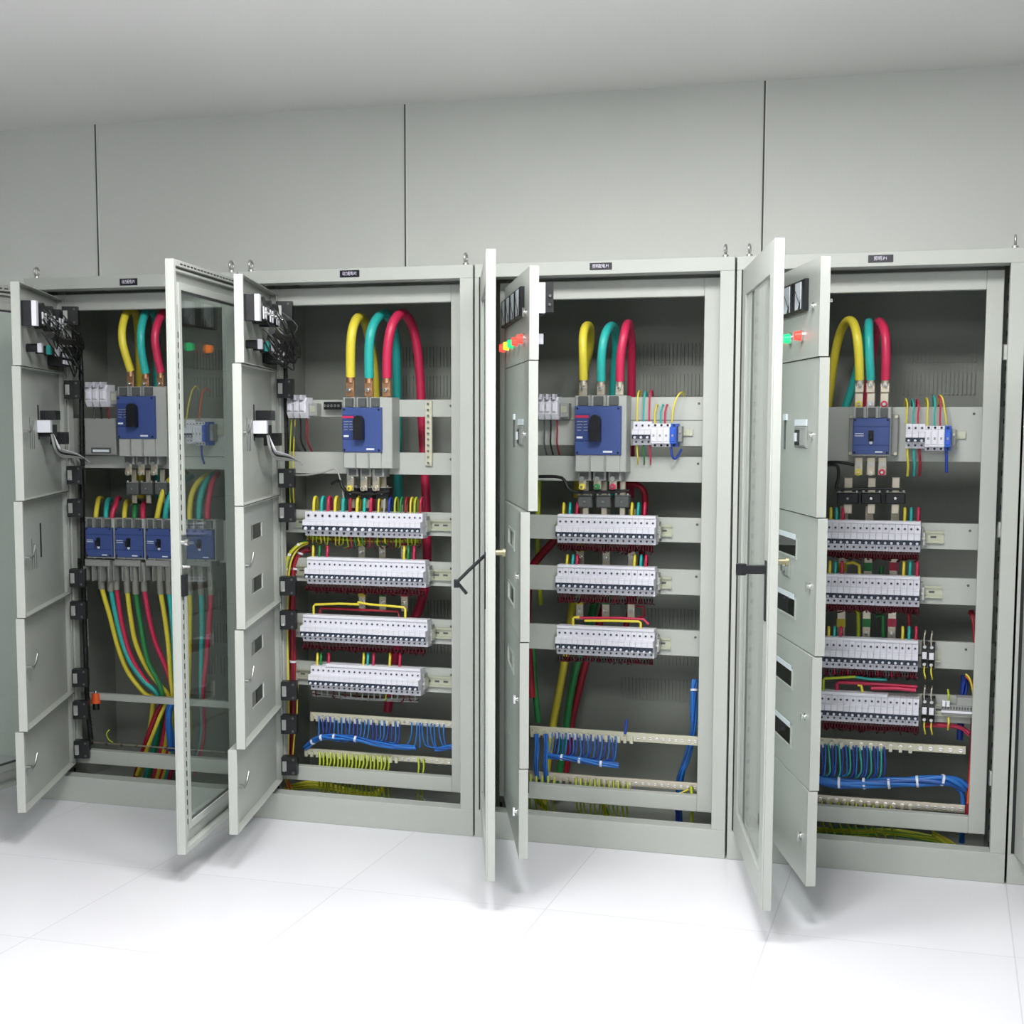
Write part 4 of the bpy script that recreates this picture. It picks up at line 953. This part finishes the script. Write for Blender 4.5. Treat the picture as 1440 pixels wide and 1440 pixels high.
# fourth
strip('terminal_bar', 'upper pale terminal bar above the blue wires, fourth cabinet', 1150, 1037, 1358, 1061, 15, YT, r=.006)
strip('terminal_bar', 'lower dull terminal bar close to the cabinet bottom, fourth cabinet', 1148, 1117, 1357, 1144, 18, YT, TIN, r=.006)
f5 = ybar(1051, 1061, 1160, 1355)
for i in range(19):
    x = 1155+i*4.9; y = f5(x); hang(3, 'blue', [WBLUED, WBLUE, CYAN][i % 3], [(x, y-5, YT-.006), (x+1, y+8, YT-.012), (x+1, 1085, YT-.012), (x-4, 1094, YT-.006)], i, 'under the upper terminal bar', group='blue wires of the fourth cabinet')
run('wire_bundle', 'thick blue wire bundle with white ties between the terminal bars, fourth cabinet', [(1148, 1097, .12), (1180, 1101, .12), (1215, 1102, .12), (1250, 1101, .12), (1290, 1099, .12), (1325, 1097, .12), (1345, 1101, .13), (1358, 1108, .14)], .0165, WBLUE, cat='wires', ties=5)
run('wire_bundle', 'blue wires dropping at the right of the thick bundle, fourth cabinet', [(1335, 1098, .13), (1350, 1110, .14), (1355, 1125, .15), (1354, 1150, .16), (1352, 1185, .17)], .009, WBLUE, cat='wires')
f6 = ybar(1131, 1145, 1150, 1355)
for i in range(9):
    x = 1156+i*12; y = f6(x); hang(3, 'yellow-green', YG, [(x, y-5, YT-.006), (x, y+5, YT-.01), (x, y+25, YT+.0), (x+10, y+50, YT+.04)], i, 'under the lower terminal bar', .003, 'yellow-green wires of the fourth cabinet')
# wires in the gap at the cabinet bottoms
random.seed(5)
def gap(k, l, name, cols, n, r=.003):
    q = MB()
    for i in range(n):
        o = random.uniform(-4, 4); p = [(x+random.uniform(-3, 3), y+o+random.uniform(-2, 2), Y) for x, y, Y in l]
        q.tube(P3(p), r, random.choice(cols), n=5, smooth=4)
    o = q.build('wire_mass'); o['kind'] = 'stuff'; tag(o, name, 'wires')
gap(1, [(400, 1110, .16), (440, 1104, .18), (490, 1112, .2), (520, 1118, .2), (540, 1108, .22)], 'tangle of yellow-green wires in the bottom gap, second cabinet', [YG, YG, YEL, GRN], 14)
gap(1, [(402, 1090, .15), (405, 1106, .15), (412, 1118, .16), (420, 1130, .17)], 'coloured wires dropping at the left of the bottom gap, second cabinet', [YG, ORANGE, YEL, WBLUE], 9)
gap(2, [(750, 1120, .16), (765, 1135, .17), (775, 1150, .18)], 'yellow-green wires fanning out in the bottom gap beside the doors, third cabinet', [YG, YG, YEL], 9)
gap(2, [(848, 1120, .16), (850, 1135, .17), (855, 1155, .18), (862, 1175, .19)], 'yellow-green wires fanning out in the middle of the bottom gap, third cabinet', [YG, YG, YEL, GRN], 12)
gap(2, [(952, 1128, .16), (953, 1150, .17), (955, 1168, .18)], 'violet and blue wires in the bottom gap, right in the third cabinet', [WBLUED], 5)
gap(3, [(1150, 1168, .17), (1200, 1170, .18), (1260, 1172, .18), (1320, 1182, .18), (1350, 1195, .18)], 'long yellow-green wires lying in the bottom gap, fourth cabinet', [YG, YG, YEL, GRN], 13)
gap(3, [(1310, 1172, .15), (1330, 1185, .15), (1352, 1197, .15)], 'bright yellow-green wires fanning at the right of the bottom gap, fourth cabinet', [YG, YEL], 8)
run('wire', 'pale thin wire slanting across the bottom gap, second cabinet', [(580, 1108, .15), (592, 1120, .14), (604, 1133, .13)], .0022, WGREY, cat='wire')

# ------------------------------------------------------------------ leftmost cabinet: feeder cables
FC = 'feeder cables of the four blue breakers'
nm3 = ['yellow', 'teal', 'red']
tops = [[(135, 727, 137, 703, YEL), (149, 727, 150, 705, CYAN), (158, 727, 163, 703, RED)], [(175, 728, 176, 708, YEL), (189, 728, 190, 708, GRN), (201, 728, 201, 708, RED)]]
for i, g in enumerate(tops):
    for j, (x0, y0, x1, y1, m) in enumerate(g):
        run('feeder_cable', 'short %s cable entering the top of the %s blue feeder breaker' % (['yellow', ['teal', 'green'][i], 'red'][j], ORD[i]), [(x0, y0+8, .115), (x0, y0-4, .115), (x1, y1+6, .14), (x1+2, y1-2, .2), (x1+6, y1-2, .3)], .0085, m, FC)
run('feeder_cable', 'long yellow cable curving up from the third blue feeder breaker', [(220, 735, .115), (222, 722, .115), (227, 700, .12), (233, 683, .14), (242, 672, .2), (262, 664, .3)], .0095, YEL, FC)
run('feeder_cable', 'long teal cable curving up from the third blue feeder breaker', [(232, 735, .12), (234, 715, .12), (240, 695, .14), (250, 680, .2), (270, 670, .3)], .0095, CYAN, FC)
for j, (m, dx) in enumerate(((YEL, 0), (CYAN, 13), (RED, 25))):
    run('feeder_cable', 'long %s cable curving up from the fourth blue feeder breaker' % nm3[j], [(267+dx, 735, .115), (267+dx, 715, .12), (270+dx, 695, .13), (279+dx*.8, 678, .17), (293+dx*.5, 667, .24), (306, 664, .3)], .0095, m, FC)
bots = [[(143, 825, YEL, [(155, 868), (166, 910), (180, 945), (203, 975), (215, 985)]), (156, 828, CYAN, [(166, 880), (180, 925), (200, 955), (225, 985)]), (164, 826, RED, [(170, 870), (181, 915), (198, 948), (225, 980), (235, 990)])],
        [(179, 830, YEL, [(184, 870), (191, 905), (207, 940), (226, 965), (238, 985)]), (191, 832, GRN, [(198, 880), (208, 930), (228, 975)]), (203, 828, RED, [(210, 870), (219, 905), (232, 935), (240, 960), (244, 985)])],
        [(226, 832, YEL, [(232, 870), (237, 910), (240, 950), (243, 985)]), (238, 832, CYAN, [(243, 880), (246, 940), (248, 985)]), (247, 832, RED, [(251, 880), (253, 940), (252, 985)])],
        [(267, 833, YEL, [(267, 880), (266, 930), (265, 975)]), (283, 833, CYAN, [(284, 880), (283, 930), (283, 975)]), (297, 833, RED, [(294, 880), (290, 930), (285, 975)])]]
for i, g in enumerate(bots):
    for j, (x, y, m, l) in enumerate(g):
        cn = ['yellow', 'green' if m is GRN else 'teal', 'red'][j]
        p = [(x-1, y-30, .115), (x, y, .12)] + [(a, b, .14+.02*q) for q, (a, b) in enumerate(l)]
        e = l[-1]; p += [(e[0]-8+i*3, e[1]+60, .26), (e[0]-22+i*3, e[1]+115, .28)]
        t = cable('feeder_cable', '%s cable running down from the %s blue feeder breaker' % (cn, ORD[i]), 'cable', p, .0085, m, FC, n=10)
        q = MB(); a = at(x-1.5, y-38, .11); c = at(x, y+3, .12); q.tube([a, (a+c)/2, c], .0115, SLEEVE, n=10, smooth=2)
        s = q.build('sleeve', t); s['label'] = 'grey shrouded end'
for i, (x0, x1) in enumerate(fx):
    a = at(x0+1, 786, .1); c = at(x1-1, 797, .1); q = MB(); q.bbox(a.x, c.x, .09, .149, c.z, a.z, GREYP, .003)
    for s in range(4):
        xx = a.x+(c.x-a.x)*s/3; q.box(xx-.0015, xx+.0015, .085, .12, c.z-.05, c.z, GREYP)
    tag(q.build('terminal_cover'), 'grey terminal cover under the %s blue feeder breaker' % ORD[i], 'cover', 'grey terminal covers in the leftmost cabinet')
run('wire_bundle', 'bright blue wire bundle near the bottom of the leftmost cabinet', [(244, 985, .17), (239, 995, .16), (237, 1010, .16), (238, 1030, .17), (242, 1055, .19)], .013, WBLUE, cat='wires')
run('feeder_cable', 'dull red cable passing under the lower rail, leftmost cabinet', [(232, 985, .2), (222, 1000, .2), (212, 1025, .2), (204, 1048, .21), (190, 1095, .24)], .010, DRED, FC)
run('feeder_cable', 'yellow cable passing under the lower rail, leftmost cabinet', [(236, 985, .19), (226, 1005, .18), (218, 1025, .18), (210, 1045, .19), (192, 1090, .2)], .007, YEL, FC)
run('wire', 'small yellow-green wire hook at the bottom of the leftmost cabinet', [(154, 1026, .18), (150, 1032, .17), (153, 1040, .17), (159, 1044, .17)], .0022, YG, cat='wire')
t = thing('insulator', 'orange busbar insulator at lower left of the leftmost cabinet', 'insulator', at(135, 984, .15))
MB().cyl((0, 0, -.012), (0, 0, .035), .017, ORANGE, 16, r2=.014).build('body', t); MB().cyl((0, 0, -.035), (0, 0, .023), .012, BLACK, 12).cyl((0, 0, .023), (0, 0, .01), .006, CHROME, 8).build('stud', t)
# earth bar with bolts
strip('earth_bar', 'thin grey earth bar with bolts low in the leftmost cabinet', 120, 1043, 330, 1060, 10, .16, TIN, r=.006, cat='earth bar')
# corrugated conduit down the left of the two leftmost cabinets and white control wires
for k, xs, lab in ((0, (112, 118), 'leftmost'), (1, (399, 404), 'second')):
    p = P3([(xs[0]-2, 468, .13), (xs[0]+2, 520, .12), (xs[0]+3, 600, .12), (xs[0]+4, 690, .125)] + ([(xs[0]+5, 800, .125), (xs[0]+8, 900, .125), (xs[0]+11, 990, .125), (xs[0]+16, 1040, .13)] if k == 0 else [(xs[0]+3, 745, .13)]))
    q = MB(); q.tube(p, .0085, WBLK, n=8)
    for i in range(len(p)-1):
        for s in range(10):
            c = p[i].lerp(p[i+1], s/10); q.torus(c, (0, 0, 1), .0085, .0016, WBLK, n=10, k=4)
    tag(q.build('corrugated_conduit'), 'black ribbed conduit running down behind the inner doors, %s cabinet' % lab, 'conduit')
for i in range(4):
    run('control_cable', 'pale control cable hanging from the %s inner door group, %s of four' % ('leftmost', ORD[i]), [(76+i, 636+i*2, .03), (90, 636+i*2, .06), (103, 640+i, .08), (112-i, 650, .10), (110-i, 664, .12), (108-i, 700, .13)], .0028, WGREY, 'pale control cables of the leftmost cabinet', cat='cable', n=6)
run('wire', 'thin pale wire running down inside the left edge, leftmost cabinet', [(119, 660, .14), (119, 760, .14), (122, 850, .14), (124, 910, .14)], .002, WGREY, cat='wire')
# ------------------------------------------------------------------ fourth cabinet: small relays and terminal block beside the rows
for i, (x0, x1, y0, y1, row) in enumerate(((1296, 1304, 905, 940, 'third'), (1305.5, 1314, 906, 941, 'third'), (1296, 1304, 982, 1018, 'bottom'), (1305.5, 1314, 983, 1019, 'bottom'))):
    a = at(x0, y0, .09); c = at(x1, y1, .09); w, h = c.x-a.x, a.z-c.z
    t = thing('fuse_terminal', 'black and white fuse terminal, %s of two right of the %s row, fourth cabinet' % (['left', 'right'][i % 2], row), 'fuse terminal', (a.x, .09, c.z), 'fuse terminals beside the breaker rows')
    MB().prism([(.056, 0), (.02, 0), (.006, h*.3), (0, h*.35), (0, h*.7), (.02, h), (.056, h)], 0, w, BLACK).build('body', t)
    q = MB(); q.bbox(w*.15, w*.85, -.006, .0, h*.38, h*.66, WHITE, .0015); q.cyl((w/2, .012, h*.86), (0, -.01, 0), .005, STEEL, 8); q.cyl((w/2, .012, h*.15), (0, -.01, 0), .005, STEEL, 8); q.build('fuse_lever', t)
    for s, (ya, yb) in enumerate(((y0+3, y0-16), (y1-3, y1+12))):
        xm = (x0+x1)/2
        thin(3, 'yellow' if s else 'pale orange', YEL if s else TIN, [(xm, ya, .10), (xm-.5, (ya+yb)/2, .095), (xm+1, yb, .10), (xm+1, yb-2+4*s, .15)], '%s the %s fuse terminal, %s row' % (['above', 'below'][s], ['left', 'right'][i % 2], row), .0024, 'wires of the fuse terminals')
a = at(1324, 988, .10); c = at(1367, 1008, .10); w, h = c.x-a.x, a.z-c.z
t = thing('terminal_block', 'grey ribbed terminal block beneath a grey relay, right end of the bottom row', 'terminal block', (a.x, .10, c.z))
q = MB(); q.bbox(0, w, 0, .048, 0, h*.8, GREYP, .002)
for i in range(11): q.box(w*(i+.2)/11, w*(i+.75)/11, -.002, 0, h*.5, h*.72, DGREY)
q.box(0, w, -.004, 0, h*.22, h*.38, WHITE); q.build('body', t)
for i in range(2): MB().bbox(w*.02+i*w*.14, w*.13+i*w*.14, -.006, .02, h*.7, h*1.15, WHITE, .002).build('clamp', t)
a = at(1345, 981, .10); c = at(1371, 995, .10)
tag(MB().bbox(a.x, c.x, .10, .149, c.z, a.z, GREYP, .003).build('relay'), 'plain grey relay box above the terminal block, right end of the bottom row', 'relay')
for i, (ya, yb, m, nm) in enumerate(((985, 970, YG, 'pale green'), (1009, 1026, YEL, 'yellow'))): thin(3, nm, m, [(1334, ya, .11), (1334, (ya+yb)/2, .10), (1333, yb, .12)], ['above', 'below'][i]+' the ribbed terminal block', .003, 'wires of the terminal block')
# latch tongues on the right post of the fourth cabinet
for i, (x, y) in enumerate(((1414, 495), (1406, 745), (1394, 1095))):
    a = at(x, y, .06); tag(MB().bbox(a.x-.006, a.x+.006, .06, .088, a.z-.022, a.z+.022, STEEL, .002).build('latch_catch'), '%s steel latch catch on the right post of the fourth cabinet' % ['upper', 'middle', 'lower'][i], 'catch', 'latch catches of the fourth cabinet')

for i, x in enumerate((408, 413)):
    run('wire', 'thin yellow wire dropping beside the fuse holder, %s of two, second cabinet' % ['left', 'right'][i], [(x+2, 590, .12), (x, 630, .12), (x-1, 680, .12), (x+1, 716, .14)], .0022, [YG, YEL][i], cat='wire')
strip('terminal_strip', 'short black terminal strip between fuse holder and main breaker, second cabinet', 455, 565, 479, 576, 5, .12, BLACK, True, cat='terminal strip')
# ------------------------------------------------------------------ view
S.view_settings.view_transform = 'Standard'; S.view_settings.look = 'None'; S.view_settings.gamma = 1; S.view_settings.use_curve_mapping = False
S.view_settings.exposure = 0.84
S.render.film_transparent = False
S.cycles.max_bounces = 8; S.cycles.transparent_max_bounces = 16
